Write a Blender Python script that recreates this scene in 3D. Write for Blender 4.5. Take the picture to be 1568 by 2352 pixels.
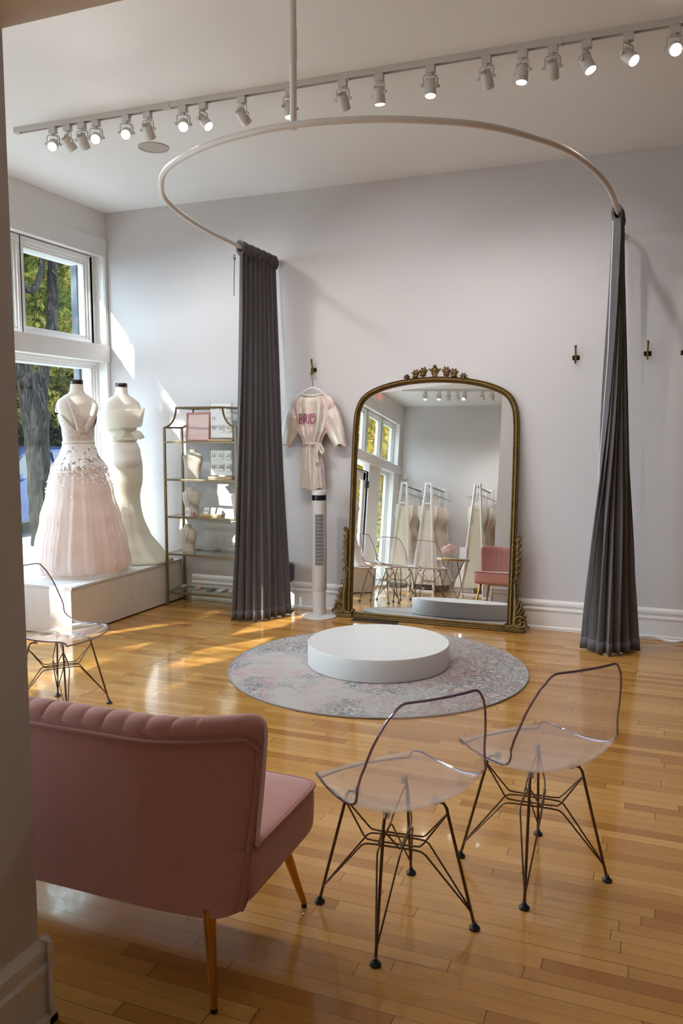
import bpy, math, random
from mathutils import Vector, Matrix
sin, cos, pi, sqrt = math.sin, math.cos, math.pi, math.sqrt
R = math.radians
S = bpy.context.scene
for o in list(bpy.data.objects): bpy.data.objects.remove(o)
COL = S.collection
# ------------------------------------------------------------------ camera
CAM_H = 1.6; F_PX = 1850.0; PITCH = R(5.7413); YAW = R(21.3823)
cam_d = bpy.data.cameras.new('camera'); cam = bpy.data.objects.new('camera', cam_d); COL.objects.link(cam)
cam_d.sensor_fit = 'VERTICAL'; cam_d.sensor_height = 36.0; cam_d.lens = F_PX / 2352 * 36
cam_d.clip_start = 0.05; cam_d.clip_end = 200
cam.location = (0, 0, CAM_H); cam.rotation_euler = (pi/2 - PITCH, 0, YAW)
S.camera = cam
# ------------------------------------------------------------------ view and light
S.view_settings.view_transform = 'Standard'; S.view_settings.look = 'None'
S.view_settings.gamma = 1.0; S.view_settings.use_curve_mapping = False
S.view_settings.exposure = 0.22
S.cycles.max_bounces = 10; S.cycles.diffuse_bounces = 6; S.cycles.glossy_bounces = 6
S.cycles.transparent_max_bounces = 18; S.cycles.transmission_bounces = 8
S.cycles.use_denoising = True; S.cycles.sample_clamp_indirect = 6.0
S.cycles.caustics_reflective = False; S.cycles.caustics_refractive = False
W = bpy.data.worlds.new('sky'); S.world = W; W.use_nodes = True
bg = W.node_tree.nodes['Background']
bg.inputs[0].default_value = (0.66, 0.83, 1.0, 1); bg.inputs[1].default_value = 8.5
SUN_DIR = Vector((1.0, 1.6, -1.275)).normalized()
sd = bpy.data.lights.new('sun', 'SUN'); sd.energy = 12.0; sd.angle = R(0.53); sd.color = (1.0, 0.98, 0.95)
sun = bpy.data.objects.new('sun', sd); COL.objects.link(sun); sun.location = (-12, -12, 14)
sun.rotation_euler = SUN_DIR.to_track_quat('-Z', 'Y').to_euler()
SPOT_W = 31.0; SPOT_COL = (1.0, 0.955, 0.935)
random.seed(4)
# ------------------------------------------------------------------ helpers
FW = Vector((-sin(YAW)*cos(PITCH), cos(YAW)*cos(PITCH), -sin(PITCH)))
RT = Vector((cos(YAW), sin(YAW), 0)); UP = RT.cross(FW)
def at(x, y, Y):
    """point of the photograph (x, y) on the upright plane that stands at depth Y"""
    d = FW + RT*((x-784)/F_PX) - UP*((y-1176)/F_PX)
    return Vector((0, 0, CAM_H)) + d*(Y/d.y)
def flr(x, y, z=0.0):
    d = FW + RT*((x-784)/F_PX) - UP*((y-1176)/F_PX)
    return Vector((0, 0, CAM_H)) + d*((z-CAM_H)/d.z)
def tag(o, label=None, cat=None, group=None, kind=None):
    if label: o['label'] = label
    if cat: o['category'] = cat
    if group: o['group'] = group
    if kind: o['kind'] = kind
    return o
def thing(name, label, cat, loc=(0, 0, 0), rz=0.0, group=None):
    o = bpy.data.objects.new(name, None); COL.objects.link(o)
    o.empty_display_size = .1; o.location = loc; o.rotation_euler = (0, 0, rz)
    return tag(o, label, cat, group)
def kids(o): return [c for c in bpy.data.objects if c.parent == o]
def dup(o, parent=None, loc=None, rz=None, label=None, group=None):
    chs = kids(o); c = o.copy(); COL.objects.link(c)
    if parent: c.parent = parent
    if loc is not None: c.location = loc
    if rz is not None: c.rotation_euler = (0, 0, rz)
    if label: c['label'] = label
    if group: c['group'] = group
    for k in chs: dup(k, c)
    return c
def spline(P, n):
    P = [Vector(p) for p in P]; out = []; m = len(P)-1
    for i in range(n+1):
        t = i/n*m; k = min(int(t), m-1); u = t-k
        a = P[max(k-1, 0)]; b = P[k]; c = P[k+1]; d = P[min(k+2, m)]
        out.append(0.5*((2*b)+(c-a)*u+(2*a-5*b+4*c-d)*u*u+(3*b-a-3*c+d)*u**3))
    return out
def lerp_list(L, t):
    t = max(0, min(1, t))*(len(L)-1); k = min(int(t), len(L)-2); return L[k]+(L[k+1]-L[k])*(t-k)
def interp(tab, x):
    if x <= tab[0][0]: return tab[0][1]
    for (a, b), (c, d) in zip(tab, tab[1:]):
        if x <= c:
            u = (x-a)/(c-a); u = u*u*(3-2*u); return b+(d-b)*u
    return tab[-1][1]
class MB:
    def __init__(s): s.v = []; s.f = []
    def add(s, vs, fs):
        o = len(s.v); s.v += [tuple(v) for v in vs]; s.f += [tuple(i+o for i in f) for f in fs]; return s
    def box(s, x0, x1, y0, y1, z0, z1):
        return s.add([(x0,y0,z0),(x1,y0,z0),(x1,y1,z0),(x0,y1,z0),(x0,y0,z1),(x1,y0,z1),(x1,y1,z1),(x0,y1,z1)],
                     [(3,2,1,0),(4,5,6,7),(0,1,5,4),(1,2,6,5),(2,3,7,6),(3,0,4,7)])
    def tube(s, pts, r, n=8, closed=False, cap=True, flat=1.0):
        pts = [Vector(p) for p in pts]; m = len(pts); rs = r if isinstance(r, (list, tuple)) else [r]*m
        vs = []; fs = []; prev = None
        for i, p in enumerate(pts):
            a = pts[(i-1) % m] if (closed or i > 0) else p; b = pts[(i+1) % m] if (closed or i < m-1) else p
            t = (b-a); t = t.normalized() if t.length > 1e-9 else Vector((0, 0, 1))
            if prev is None:
                q = Vector((0, 0, 1)) if abs(t.z) < .9 else Vector((1, 0, 0)); u = t.cross(q).normalized()
            else:
                u = prev - t*prev.dot(t); u = u.normalized() if u.length > 1e-6 else t.orthogonal().normalized()
            prev = u; w = t.cross(u)
            for k in range(n):
                A = 2*pi*k/n; vs.append(p + (u*cos(A)*flat + w*sin(A))*rs[i])
        seg = m if closed else m-1
        for i in range(seg):
            j = (i+1) % m
            for k in range(n): fs.append((i*n+k, i*n+(k+1) % n, j*n+(k+1) % n, j*n+k))
        if cap and not closed:
            fs.append(tuple(range(n-1, -1, -1))); fs.append(tuple((m-1)*n+k for k in range(n)))
        return s.add(vs, fs)
    def cyl(s, p0, p1, r0, r1=None, n=16): return s.tube([p0, p1], [r0, r0 if r1 is None else r1], n)
    def grid(s, fn, nu, nv, cu=False, cv=False):
        a = nu if cu else nu+1; b = nv if cv else nv+1
        vs = [fn(i/nu, j/nv) for i in range(a) for j in range(b)]; fs = []
        for i in range(nu):
            for j in range(nv):
                i2 = (i+1) % a; j2 = (j+1) % b
                fs.append((i*b+j, i2*b+j, i2*b+j2, i*b+j2))
        return s.add(vs, fs)
    def lathe(s, prof, n=32, c=(0, 0, 0), sx=1.0, sy=1.0, cap=True):
        vs = []; fs = []; m = len(prof)
        for (r, z) in prof:
            for k in range(n):
                A = 2*pi*k/n; vs.append((c[0]+r*cos(A)*sx, c[1]+r*sin(A)*sy, c[2]+z))
        for i in range(m-1):
            for k in range(n): fs.append((i*n+k, i*n+(k+1) % n, (i+1)*n+(k+1) % n, (i+1)*n+k))
        if cap: fs.append(tuple(range(n-1, -1, -1))); fs.append(tuple((m-1)*n+k for k in range(n)))
        return s.add(vs, fs)
    def ball(s, c, r, n=12, m=8, sx=1, sy=1, sz=1):
        return s.lathe([(max(1e-4, r*sin(pi*i/m)), -r*sz*cos(pi*i/m)) for i in range(m+1)], n, c, sx, sy, cap=False)
    def prism(s, pts, y0, y1):
        n = len(pts); vs = [(x, y0, z) for x, z in pts]+[(x, y1, z) for x, z in pts]
        fs = [tuple(range(n)), tuple(range(2*n-1, n-1, -1))]+[(i, i+n, (i+1) % n+n, (i+1) % n) for i in range(n)]
        return s.add(vs, fs)
    def xf(s, M):
        s.v = [tuple(M @ Vector(v)) for v in s.v]; return s
    def build(s, name, mat, parent=None, smooth=40, bevel=0.0, solid=0.0, loc=None, off=0.0):
        me = bpy.data.meshes.new(name); me.from_pydata(s.v, [], s.f); me.update()
        if mat: me.materials.append(mat)
        if smooth:
            me.polygons.foreach_set('use_smooth', [True]*len(me.polygons)); me.set_sharp_from_angle(angle=R(smooth))
        o = bpy.data.objects.new(name, me); COL.objects.link(o)
        if parent: o.parent = parent
        if loc: o.location = loc
        if solid:
            m = o.modifiers.new('thick', 'SOLIDIFY'); m.thickness = solid; m.offset = off
        if bevel:
            m = o.modifiers.new('soft', 'BEVEL'); m.width = bevel; m.segments = 2; m.limit_method = 'ANGLE'; m.angle_limit = R(40)
        return o
def struct(name, mb, mat, parent=None, **k):
    o = mb.build(name, mat, parent, **k)
    if parent is None: o['kind'] = 'structure'
    return o
def text_mesh(name, body, size, mat, parent, loc, rot, extrude=.001, sx=1.0, align='CENTER'):
    cu = bpy.data.curves.new(name, 'FONT'); cu.body = body; cu.size = size; cu.extrude = extrude; cu.align_x = align
    t = bpy.data.objects.new('tmp', cu); COL.objects.link(t)
    me = bpy.data.meshes.new_from_object(t.evaluated_get(bpy.context.evaluated_depsgraph_get()))
    bpy.data.objects.remove(t); bpy.data.curves.remove(cu)
    me.name = name; me.materials.clear(); me.materials.append(mat)
    o = bpy.data.objects.new(name, me); COL.objects.link(o); o.parent = parent
    o.location = loc; o.rotation_euler = rot; o.scale = (sx, 1, 1)
    return o
# ------------------------------------------------------------------ materials
def srgb(r, g, b):
    f = lambda c: c/255/12.92 if c/255 <= .04045 else ((c/255+.055)/1.055)**2.4
    return (f(r), f(g), f(b), 1)
class NT:
    def __init__(s, name):
        s.m = bpy.data.materials.new(name); s.m.use_nodes = True; s.t = s.m.node_tree; s.t.nodes.clear()
        s.out = s.t.nodes.new('ShaderNodeOutputMaterial')
    def n(s, typ, **k):
        nd = s.t.nodes.new('ShaderNode'+typ)
        for a, b in k.items(): setattr(nd, a, b)
        return nd
    def l(s, a, b): s.t.links.new(a, b)
    def val(s, sock, v):
        if hasattr(v, 'links'): s.l(v, sock)
        else: sock.default_value = v
    def math(s, op, a, b=None, c=None):
        nd = s.n('Math', operation=op); s.val(nd.inputs[0], a)
        if b is not None: s.val(nd.inputs[1], b)
        if c is not None: s.val(nd.inputs[2], c)
        return nd.outputs[0]
    def mix(s, fac, a, b, blend='MIX'):
        nd = s.n('Mix', data_type='RGBA', blend_type=blend); s.val(nd.inputs[0], fac); s.val(nd.inputs[6], a); s.val(nd.inputs[7], b)
        return nd.outputs[2]
    def ramp(s, fac, stops):
        nd = s.n('ValToRGB'); e = nd.color_ramp.elements
        while len(e) < len(stops): e.new(.5)
        for i, (p, c) in enumerate(stops): e[i].position = p; e[i].color = c if len(c) == 4 else (*c, 1)
        s.l(fac, nd.inputs[0]); return nd.outputs[0]
    def coord(s, scale=(1, 1, 1), kind='Object'):
        tc = s.n('TexCoord'); mp = s.n('Mapping'); mp.inputs[3].default_value = scale; s.l(tc.outputs[kind], mp.inputs[0]); return mp.outputs[0]
    def noise(s, co, scale, detail=4, rough=.55, dist=0.0):
        nd = s.n('TexNoise'); s.l(co, nd.inputs['Vector']); nd.inputs['Scale'].default_value = scale
        nd.inputs['Detail'].default_value = detail; nd.inputs['Roughness'].default_value = rough; nd.inputs['Distortion'].default_value = dist
        return nd.outputs[0]
    def bsdf(s, **k):
        b = s.n('BsdfPrincipled')
        for a, v in k.items():
            s.val(b.inputs[a.replace('_', ' ')], v)
        return b
    def bump(s, h, strength, dist=.01):
        b = s.n('Bump'); b.inputs['Strength'].default_value = strength; b.inputs['Distance'].default_value = dist; s.l(h, b.inputs['Height']); return b.outputs[0]
    def done(s, sh): s.l(sh, s.out.inputs[0]); return s.m
def mat(name, c, rough=.5, metal=0.0, var=.06, vs=6.0, bump=0.0, bs=60.0, stretch=(1, 1, 1), **k):
    t = NT(name); co = t.coord(stretch); n = t.noise(co, vs)
    c = srgb(*c) if max(c) > 1 else (*c, 1)
    dark = tuple(x*(1-var) for x in c[:3])+(1,); lite = tuple(min(1, x*(1+var)) for x in c[:3])+(1,)
    b = t.bsdf(Base_Color=t.mix(n, dark, lite), Roughness=rough, Metallic=metal, **k)
    if bump: t.l(t.bump(t.noise(co, bs, 3), bump, .004), b.inputs['Normal'])
    return t.done(b.outputs[0])
def emit(name, c, s):
    t = NT(name); e = t.n('Emission'); e.inputs[0].default_value = (*c, 1); e.inputs[1].default_value = s; return t.done(e.outputs[0])
def clear_mat(name, tint, gloss_rough=.02, ior=1.45, haze=0.0, hazecol=(1, 1, 1), k=1.0):
    t = NT(name); tr = t.n('BsdfTransparent'); tr.inputs[0].default_value = (*tint, 1)
    g = t.n('BsdfGlossy'); g.inputs['Roughness'].default_value = gloss_rough; g.inputs[0].default_value = (1, 1, 1, 1)
    lw = t.n('LayerWeight'); lw.inputs[0].default_value = .5; f0 = ((ior-1)/(ior+1))**2
    fres = t.math('MULTIPLY', t.math('MULTIPLY_ADD', t.math('POWER', lw.outputs['Facing'], 4.5), 1-f0, f0), k)
    base = tr.outputs[0]
    if haze:
        d = t.n('BsdfTranslucent'); d.inputs[0].default_value = (*hazecol, 1)
        d2 = t.n('BsdfDiffuse'); d2.inputs[0].default_value = (*hazecol, 1)
        ad = t.n('MixShader'); t.l(d.outputs[0], ad.inputs[1]); t.l(d2.outputs[0], ad.inputs[2])
        mh = t.n('MixShader'); mh.inputs[0].default_value = haze; t.l(base, mh.inputs[1]); t.l(ad.outputs[0], mh.inputs[2]); base = mh.outputs[0]
    m = t.n('MixShader'); t.l(fres, m.inputs[0]); t.l(base, m.inputs[1]); t.l(g.outputs[0], m.inputs[2])
    return t.done(m.outputs[0])
def floor_mat():
    t = NT('maple strip floor'); tc = t.n('TexCoord'); sx = t.n('SeparateXYZ'); t.l(tc.outputs['Object'], sx.inputs[0])
    X, Y = sx.outputs[0], sx.outputs[1]; wd = .0565
    yr = t.math('DIVIDE', Y, wd); row = t.math('FLOOR', yr); fy = t.math('FRACT', yr)
    w1 = t.n('TexWhiteNoise', noise_dimensions='1D'); t.l(row, w1.inputs['W'])
    seam = t.math('LESS_THAN', X, -3.2)
    ln = t.math('MULTIPLY_ADD', w1.outputs[0], .5, .65)
    xr = t.math('ADD', t.math('DIVIDE', X, ln), t.math('MULTIPLY', w1.outputs[0], 37.3))
    col = t.math('FLOOR', xr); fx = t.math('FRACT', xr)
    cb = t.n('CombineXYZ'); t.l(row, cb.inputs[0]); t.l(col, cb.inputs[1]); t.l(seam, cb.inputs[2])
    w2 = t.n('TexWhiteNoise', noise_dimensions='3D'); t.l(cb.outputs[0], w2.inputs['Vector'])
    ey = t.math('ABSOLUTE', t.math('SUBTRACT', fy, .5)); gy = t.math('GREATER_THAN', ey, .4805)
    ex = t.math('MULTIPLY', t.math('SUBTRACT', .5, t.math('ABSOLUTE', t.math('SUBTRACT', fx, .5))), ln)
    gx = t.math('LESS_THAN', ex, .0012)
    gs = t.math('LESS_THAN', t.math('ABSOLUTE', t.math('ADD', X, 3.2)), .0016)
    w3 = t.n('TexWhiteNoise', noise_dimensions='1D'); t.l(t.math('ADD', row, 91.7), w3.inputs['W'])
    gap = t.math('MAXIMUM', t.math('MAXIMUM', t.math('MULTIPLY', gy, t.math('MULTIPLY_ADD', w3.outputs[0], .75, .25)), t.math('MULTIPLY', gx, .9)), t.math('MULTIPLY', gs, .8))
    mp = t.n('Mapping'); t.l(tc.outputs['Object'], mp.inputs[0]); mp.inputs[3].default_value = (1.2, 22, 1)
    ad = t.n('VectorMath', operation='ADD'); t.l(mp.outputs[0], ad.inputs[0]); t.l(w2.outputs[1], ad.inputs[1])
    gr = t.noise(ad.outputs[0], 2.4, 6, .6, .6)
    base = t.ramp(w2.outputs[0], [(0, srgb(158, 107, 46)), (.25, srgb(177, 127, 62)), (.6, srgb(187, 138, 71)), (1, srgb(199, 151, 85))])
    c = t.mix(t.math('MULTIPLY', t.ramp(gr, [(.42, (0, 0, 0)), (.75, (1, 1, 1))]), .35), base, srgb(150, 98, 48))
    big = t.noise(tc.outputs['Object'], 1.3, 3)
    c = t.mix(t.math('MULTIPLY', big, .16), c, srgb(150, 96, 44))
    c = t.mix(gap, c, srgb(52, 30, 14))
    b = t.bsdf(Base_Color=c, Roughness=t.math('MULTIPLY_ADD', gr, .10, .09)); b.inputs['Specular IOR Level'].default_value = .45
    b.inputs['Coat Weight'].default_value = .3; b.inputs['Coat Roughness'].default_value = .045
    und = t.noise(tc.outputs['Object'], 7, 2)
    hh = t.math('ADD', t.math('MULTIPLY', gap, -.5), t.math('ADD', t.math('MULTIPLY', w2.outputs[0], .12), t.math('MULTIPLY', und, .35)))
    t.l(t.bump(hh, .22, .004), b.inputs['Normal']); t.l(t.bump(hh, .2, .004), b.inputs['Coat Normal'])
    return t.done(b.outputs[0])
def rug_mat():
    t = NT('distressed damask rug'); co = t.coord()
    wob = t.n('VectorMath', operation='MULTIPLY_ADD'); nz = t.n('TexNoise'); t.l(co, nz.inputs['Vector']); nz.inputs['Scale'].default_value = 9; nz.inputs['Detail'].default_value = 2
    t.l(nz.outputs[1], wob.inputs[0]); wob.inputs[1].default_value = (.16, .16, .16); t.l(co, wob.inputs[2])
    vo = t.n('TexVoronoi', feature='SMOOTH_F1'); t.l(wob.outputs[0], vo.inputs['Vector']); vo.inputs['Scale'].default_value = 15
    ring = t.math('SINE', t.math('MULTIPLY', vo.outputs['Distance'], 26))
    mot = t.ramp(ring, [(.35, (1, 1, 1)), (.62, (0, 0, 0))])
    fine = t.noise(wob.outputs[0], 46, 3, .7)
    mot2 = t.math('MULTIPLY', mot, t.ramp(fine, [(.38, (0, 0, 0)), (.5, (1, 1, 1))]))
    area = t.ramp(t.noise(co, 2.3, 4, .6, .3), [(.44, (0, 0, 0)), (.56, (1, 1, 1))])
    sx = t.n('SeparateXYZ'); t.l(co, sx.inputs[0])
    right = t.ramp(t.math('MULTIPLY_ADD', sx.outputs[0], .55, .35), [(.3, (0, 0, 0)), (.75, (1, 1, 1))])
    area = t.math('MAXIMUM', area, t.math('MULTIPLY', right, .9))
    pale = t.mix(t.noise(co, 130, 2), srgb(152, 143, 135), srgb(190, 180, 171))
    pk = t.ramp(t.noise(co, 2.6, 8, .74, 1.6), [(.49, (0, 0, 0)), (.62, (1, 1, 1))])
    c = t.mix(t.math('MULTIPLY', pk, .75), pale, srgb(178, 128, 132))
    c = t.mix(t.math('MULTIPLY', t.math('MULTIPLY', area, mot2), .85), c, srgb(82, 86, 88))
    b = t.bsdf(Base_Color=c, Roughness=.95); b.inputs['Sheen Weight'].default_value = .25
    t.l(t.bump(t.math('ADD', t.noise(co, 260, 2), t.math('MULTIPLY', mot2, -.6)), .4, .004), b.inputs['Normal'])
    return t.done(b.outputs[0])
def fabric(name, c, rough=.85, sheen=.3, var=.08, weave=500, transl=0.0, transp=0.0, fold=None):
    t = NT(name); co = t.coord(); c = srgb(*c)
    n = t.noise(co, 8, 3); dark = tuple(x*(1-var) for x in c[:3])+(1,); lite = tuple(min(1, x*(1+var)) for x in c[:3])+(1,)
    col = t.mix(n, dark, lite)
    b = t.bsdf(Base_Color=col, Roughness=rough); b.inputs['Sheen Weight'].default_value = sheen; b.inputs['Sheen Roughness'].default_value = .4
    b.inputs['Specular IOR Level'].default_value = .25
    t.l(t.bump(t.noise(co, weave, 2), .15, .002), b.inputs['Normal']); sh = b.outputs[0]
    if transl:
        tr = t.n('BsdfTranslucent'); t.l(col, tr.inputs[0]); m = t.n('MixShader'); m.inputs[0].default_value = transl
        t.l(sh, m.inputs[1]); t.l(tr.outputs[0], m.inputs[2]); sh = m.outputs[0]
    if transp:
        tp = t.n('BsdfTransparent'); m = t.n('MixShader'); m.inputs[0].default_value = transp
        t.l(sh, m.inputs[1]); t.l(tp.outputs[0], m.inputs[2]); sh = m.outputs[0]
    return t.done(sh)
def lace(name, c, zlo, zhi, scale=70, thr=.5):
    """raised white appliqué with holes; it thins out from zhi down to zlo (object space)"""
    t = NT(name); co = t.coord(); v = t.n('TexVoronoi', feature='F1'); t.l(co, v.inputs['Vector']); v.inputs['Scale'].default_value = scale
    v2 = t.noise(co, 14, 4, .7); sx = t.n('SeparateXYZ'); t.l(co, sx.inputs[0])
    h = t.n('MapRange'); t.l(sx.outputs[2], h.inputs[0]); h.inputs[1].default_value = zlo; h.inputs[2].default_value = zhi
    a = t.math('ADD', t.math('MULTIPLY', v2, .9), t.math('MULTIPLY', h.outputs[0], .75))
    a = t.math('SUBTRACT', a, t.math('MULTIPLY', v.outputs['Distance'], .55))
    al = t.ramp(a, [(thr, (0, 0, 0)), (thr+.06, (1, 1, 1))])
    b = t.bsdf(Base_Color=srgb(*c), Roughness=.7); b.inputs['Sheen Weight'].default_value = .3
    t.l(t.bump(v.outputs['Distance'], -.3, .004), b.inputs['Normal'])
    tp = t.n('BsdfTransparent'); m = t.n('MixShader'); t.l(al, m.inputs[0]); t.l(tp.outputs[0], m.inputs[1]); t.l(b.outputs[0], m.inputs[2])
    return t.done(m.outputs[0])
def leaf_mat(name, stops):
    t = NT(name); oi = t.n('TexCoord'); n = t.n('TexNoise'); t.l(oi.outputs['Object'], n.inputs['Vector']); n.inputs['Scale'].default_value = 1.7; n.inputs['Detail'].default_value = 5; n.inputs['Roughness'].default_value = .8
    c = t.ramp(n.outputs[0], stops)
    d = t.n('BsdfDiffuse'); t.l(c, d.inputs[0]); tr = t.n('BsdfTranslucent'); t.l(c, tr.inputs[0]); m = t.n('MixShader'); m.inputs[0].default_value = .45
    t.l(d.outputs[0], m.inputs[1]); t.l(tr.outputs[0], m.inputs[2]); return t.done(m.outputs[0])
m_floor = floor_mat(); m_rug = rug_mat()
m_wall = mat('painted wall', (206, 202, 202), .55, var=.015, vs=1.2, bump=.05, bs=120)
m_ceil = mat('ceiling paint', (243, 244, 245), .8, var=.02, vs=.9, bump=.04, bs=90)
m_trim = mat('white gloss trim', (232, 229, 227), .32, var=.01)
m_lacq = mat('white lacquer', (226, 221, 216), .3, var=.01)
m_plat = mat('satin white platform paint', (210, 207, 204), .42, var=.01)
m_rod = mat('white powder coated steel', (214, 205, 198), .38, var=.02)
m_light = mat('white light housing', (205, 200, 195), .45, var=.02)
m_dark = mat('black plastic', (24, 24, 26), .4)
m_curt = fabric('charcoal curtain cloth', (102, 99, 103), .85, .15, .1, 700, transl=.04)
m_pink = fabric('dusty pink velvet', (186, 134, 126), .8, .45, .06, 420)
m_pipe = fabric('dusty pink piping', (176, 123, 115), .8, .4, .04, 420)
m_brass = mat('brushed brass leg', (190, 140, 60), .28, 1.0, var=.08)
m_bronze = mat('bronze lacquered wire', (104, 78, 54), .42, .55, var=.12, vs=20)
m_acryl = clear_mat('clear acrylic', (.985, .97, .97), .03, 1.55, .07, (1.0, .93, .91))  # pale haze mixed in for the ceiling's milky reflection on the seat
_t = NT('acrylic cut edge'); _g = _t.n('BsdfGlass'); _g.inputs['Color'].default_value = (.46, .34, .46, 1); _g.inputs['Roughness'].default_value = .06; _g.inputs['IOR'].default_value = 1.49
_gl = _t.n('BsdfGlossy'); _gl.inputs['Roughness'].default_value = .08; _gl.inputs[0].default_value = (.8, .76, .8, 1); _m = _t.n('MixShader'); _m.inputs[0].default_value = .18
_t.l(_g.outputs[0], _m.inputs[1]); _t.l(_gl.outputs[0], _m.inputs[2]); m_rim = _t.done(_m.outputs[0])
m_stud = clear_mat('clear acrylic stud', (.72, .7, .75), .06, 1.6, .25, (.7, .68, .72))
m_glass = clear_mat('window glass', (.95, .98, .97), .0, 1.4, k=.5)
m_shelfglass = clear_mat('shelf glass', (.86, .93, .90), .02, 1.5)
m_gold = mat('antique gilt', (112, 88, 52), .42, .8, var=.55, vs=22, bump=.25, bs=60)
m_goldlt = mat('rubbed gilt beads', (196, 166, 104), .38, .8, var=.25, vs=40)
m_shelfm = mat('champagne brass shelf frame', (128, 113, 84), .38, .7, var=.08)
m_hook = mat('aged brass hook', (150, 122, 76), .35, .9, var=.2, vs=30)
m_bust = fabric('linen bust cover', (214, 204, 192), .9, .1, .05, 600)
m_form = fabric('mannequin jersey', (226, 218, 208), .8, .1, .02, 500)
m_cap = mat('polished steel neck cap', (70, 66, 64), .22, .9)
m_mirror = NT('silvered glass')
m_mirror = m_mirror.done(m_mirror.bsdf(Base_Color=(.90, .925, .905, 1), Metallic=1.0, Roughness=0.0).outputs[0])
m_lit = emit('lit lamp lens', (1.0, .95, .9), 26.0)
m_card = mat('white card', (236, 233, 230), .6, var=.02)
m_silver = mat('silver earring', (120, 114, 108), .3, .8)
m_rose = mat('rose card', (196, 140, 136), .6)
m_oak = mat('pale oak', (206, 170, 128), .5, var=.15, vs=20, stretch=(1, 12, 12))
# ------------------------------------------------------------------ room shell
XL, XR, YB, YF, ZC = -5.0, 4.2, 6.57, -2.5, 3.67
struct('floor', MB().box(XL-.3, XR+.2, YF-.2, YB+.2, -.06, 0), m_floor, smooth=0)
struct('ceiling', MB().box(XL-.3, XR+.2, YF-.2, YB+.2, ZC, ZC+.1), m_ceil, smooth=0)
struct('wall_back', MB().box(XL-.3, XR+.2, YB, YB+.2, 0, ZC), m_wall, smooth=0)
struct('wall_right', MB().box(XR, XR+.2, YF, YB, 0, ZC), mat('unseen wall darkened to cut bounce', (96, 92, 92), .6), smooth=0)  # unseen wall coloured dark so less light bounces onto the pier
struct('wall_front', MB().box(XL-.19, XR, YF-.2, YF, 0, ZC), m_wall, smooth=0)
# window wall with its openings
TR = [(5.62, 6.40), (4.69, 5.47), (3.76, 4.54), (2.83, 3.61), (1.90, 2.68), (.97, 1.75), (.10, .75), (-.605, -.05), (-1.42, -.84), (-2.23, -1.65)]
LOWS = [(4.30, 6.47, .42, 2.20, 'pane'), (3.05, 3.96, .42, 2.20, 'pane'), (.52, 2.66, .42, 2.20, 'pane'), (-.83, .12, 0.0, 2.12, 'door'), (-2.06, -1.55, .12, 2.20, 'pane')]
wl = MB().box(XL-.3, XL, YF, YB, 3.264, ZC).box(XL-.3, XL, YF, YB, 2.265, 2.42)
edges = sorted(LOWS)
ys = [YF]+[v for e in edges for v in (e[0]-.06, e[1]+.06)]+[YB]
for a, b in zip(ys[::2], ys[1::2]):
    if b-a > .02: wl.box(XL-(.3 if a > .3 else .19), XL-.06 if a > -1.6 and b < -.8 else XL, a, b, 0, 2.265)
for a, b, z0, z1, k in edges:
    if z0 > .05: wl.box(XL-(.3 if a > .3 else .19), XL, a-.06, b+.06, 0, z0-.07)
wl.box(XL-.19, XL, YF, -2.31, 2.42, 3.264).box(XL-.3, XL, 6.52, YB, 2.42, 3.264)
struct('wall_left', wl, m_trim, smooth=0)
# beams and casings
struct('trim_1', MB().box(XL, XL+.022, YF, YB-.004, 2.262, 2.424), m_trim, bevel=.003)
struct('trim_2', MB().box(XL, XL+.014, YF, YB-.004, 3.25, 3.42), m_trim, bevel=.003)
struct('trim_3', MB().box(XL-.02, XL+.012, 6.525, YB-.004, 2.424, 3.25).box(XL-.02, XL+.012, 6.525, YB-.004, 0.4, 2.262), m_trim, bevel=.003)
def window(num, a, b, z0, z1):
    fr = MB(); deep = -.3 if a > 1 else -.19
    fr.box(XL+deep, XL-.152, a-.085, a, z0-.085, z1+.085).box(XL-.19, XL-.152, b, b+.085, z0-.085, z1+.085).box(XL+deep, XL-.152, a, b, z0-.085, z0).box(XL+deep, XL-.152, a, b, z1, z1+.085)
    for (d0, d1, i, w) in ((-.152, -.135, -.001, .085), (-.135, -.118, .018, .085), (-.118, -.100, .036, .085)):   # stepped sash profile round the pane
        A, B, C_, D_ = a-i, b+i, z0-i, z1+i
        fr.box(XL+d0, XL+d1, a-w, A, z0-w, z1+w).box(XL+d0, XL+d1, B, b+w, z0-w, z1+w)
        fr.box(XL+d0, XL+d1, A, B, z0-w, C_).box(XL+d0, XL+d1, A, B, D_, z1+w)
    e = bpy.data.objects.new('window_%d' % num, None); COL.objects.link(e); e['kind'] = 'structure'
    fr.build('window_frame', m_trim, e, smooth=0, bevel=.004)
    MB().box(XL-.155, XL-.150, a-.008, b+.008, z0-.008, z1+.008).build('window_pane', m_glass, e, smooth=0)
    return e
num = 1
for a, b in TR: window(num, a, b, 2.505, 3.17); num += 1
fill = MB()   # mullion posts between the upper sashes
tt = sorted(TR)
for (a, b), (c, d) in zip(tt, tt[1:]): fill.box(XL-(.29 if b > 1 else .19), XL-.14, b+.085, c-.085, 2.42, 3.264)
fill.box(XL-.19, XL-.1, 6.45, 6.525, 2.42, 3.264)
struct('trim_4', fill, m_trim, smooth=0, bevel=.003)
for a, b, z0, z1, k in LOWS:
    if k == 'pane': window(num, a, b, z0, z1); num += 1
dr = bpy.data.objects.new('door_1', None); COL.objects.link(dr); dr['kind'] = 'structure'
f = MB(); a, b = -.80, .09
f.box(XL-.14, XL-.09, a, a+.13, .02, 2.1).box(XL-.14, XL-.09, b-.13, b, .02, 2.1).box(XL-.14, XL-.09, a, b, 1.95, 2.1).box(XL-.14, XL-.09, a, b, .02, .35)
f.build('door_frame', m_trim, dr, bevel=.004)
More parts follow.
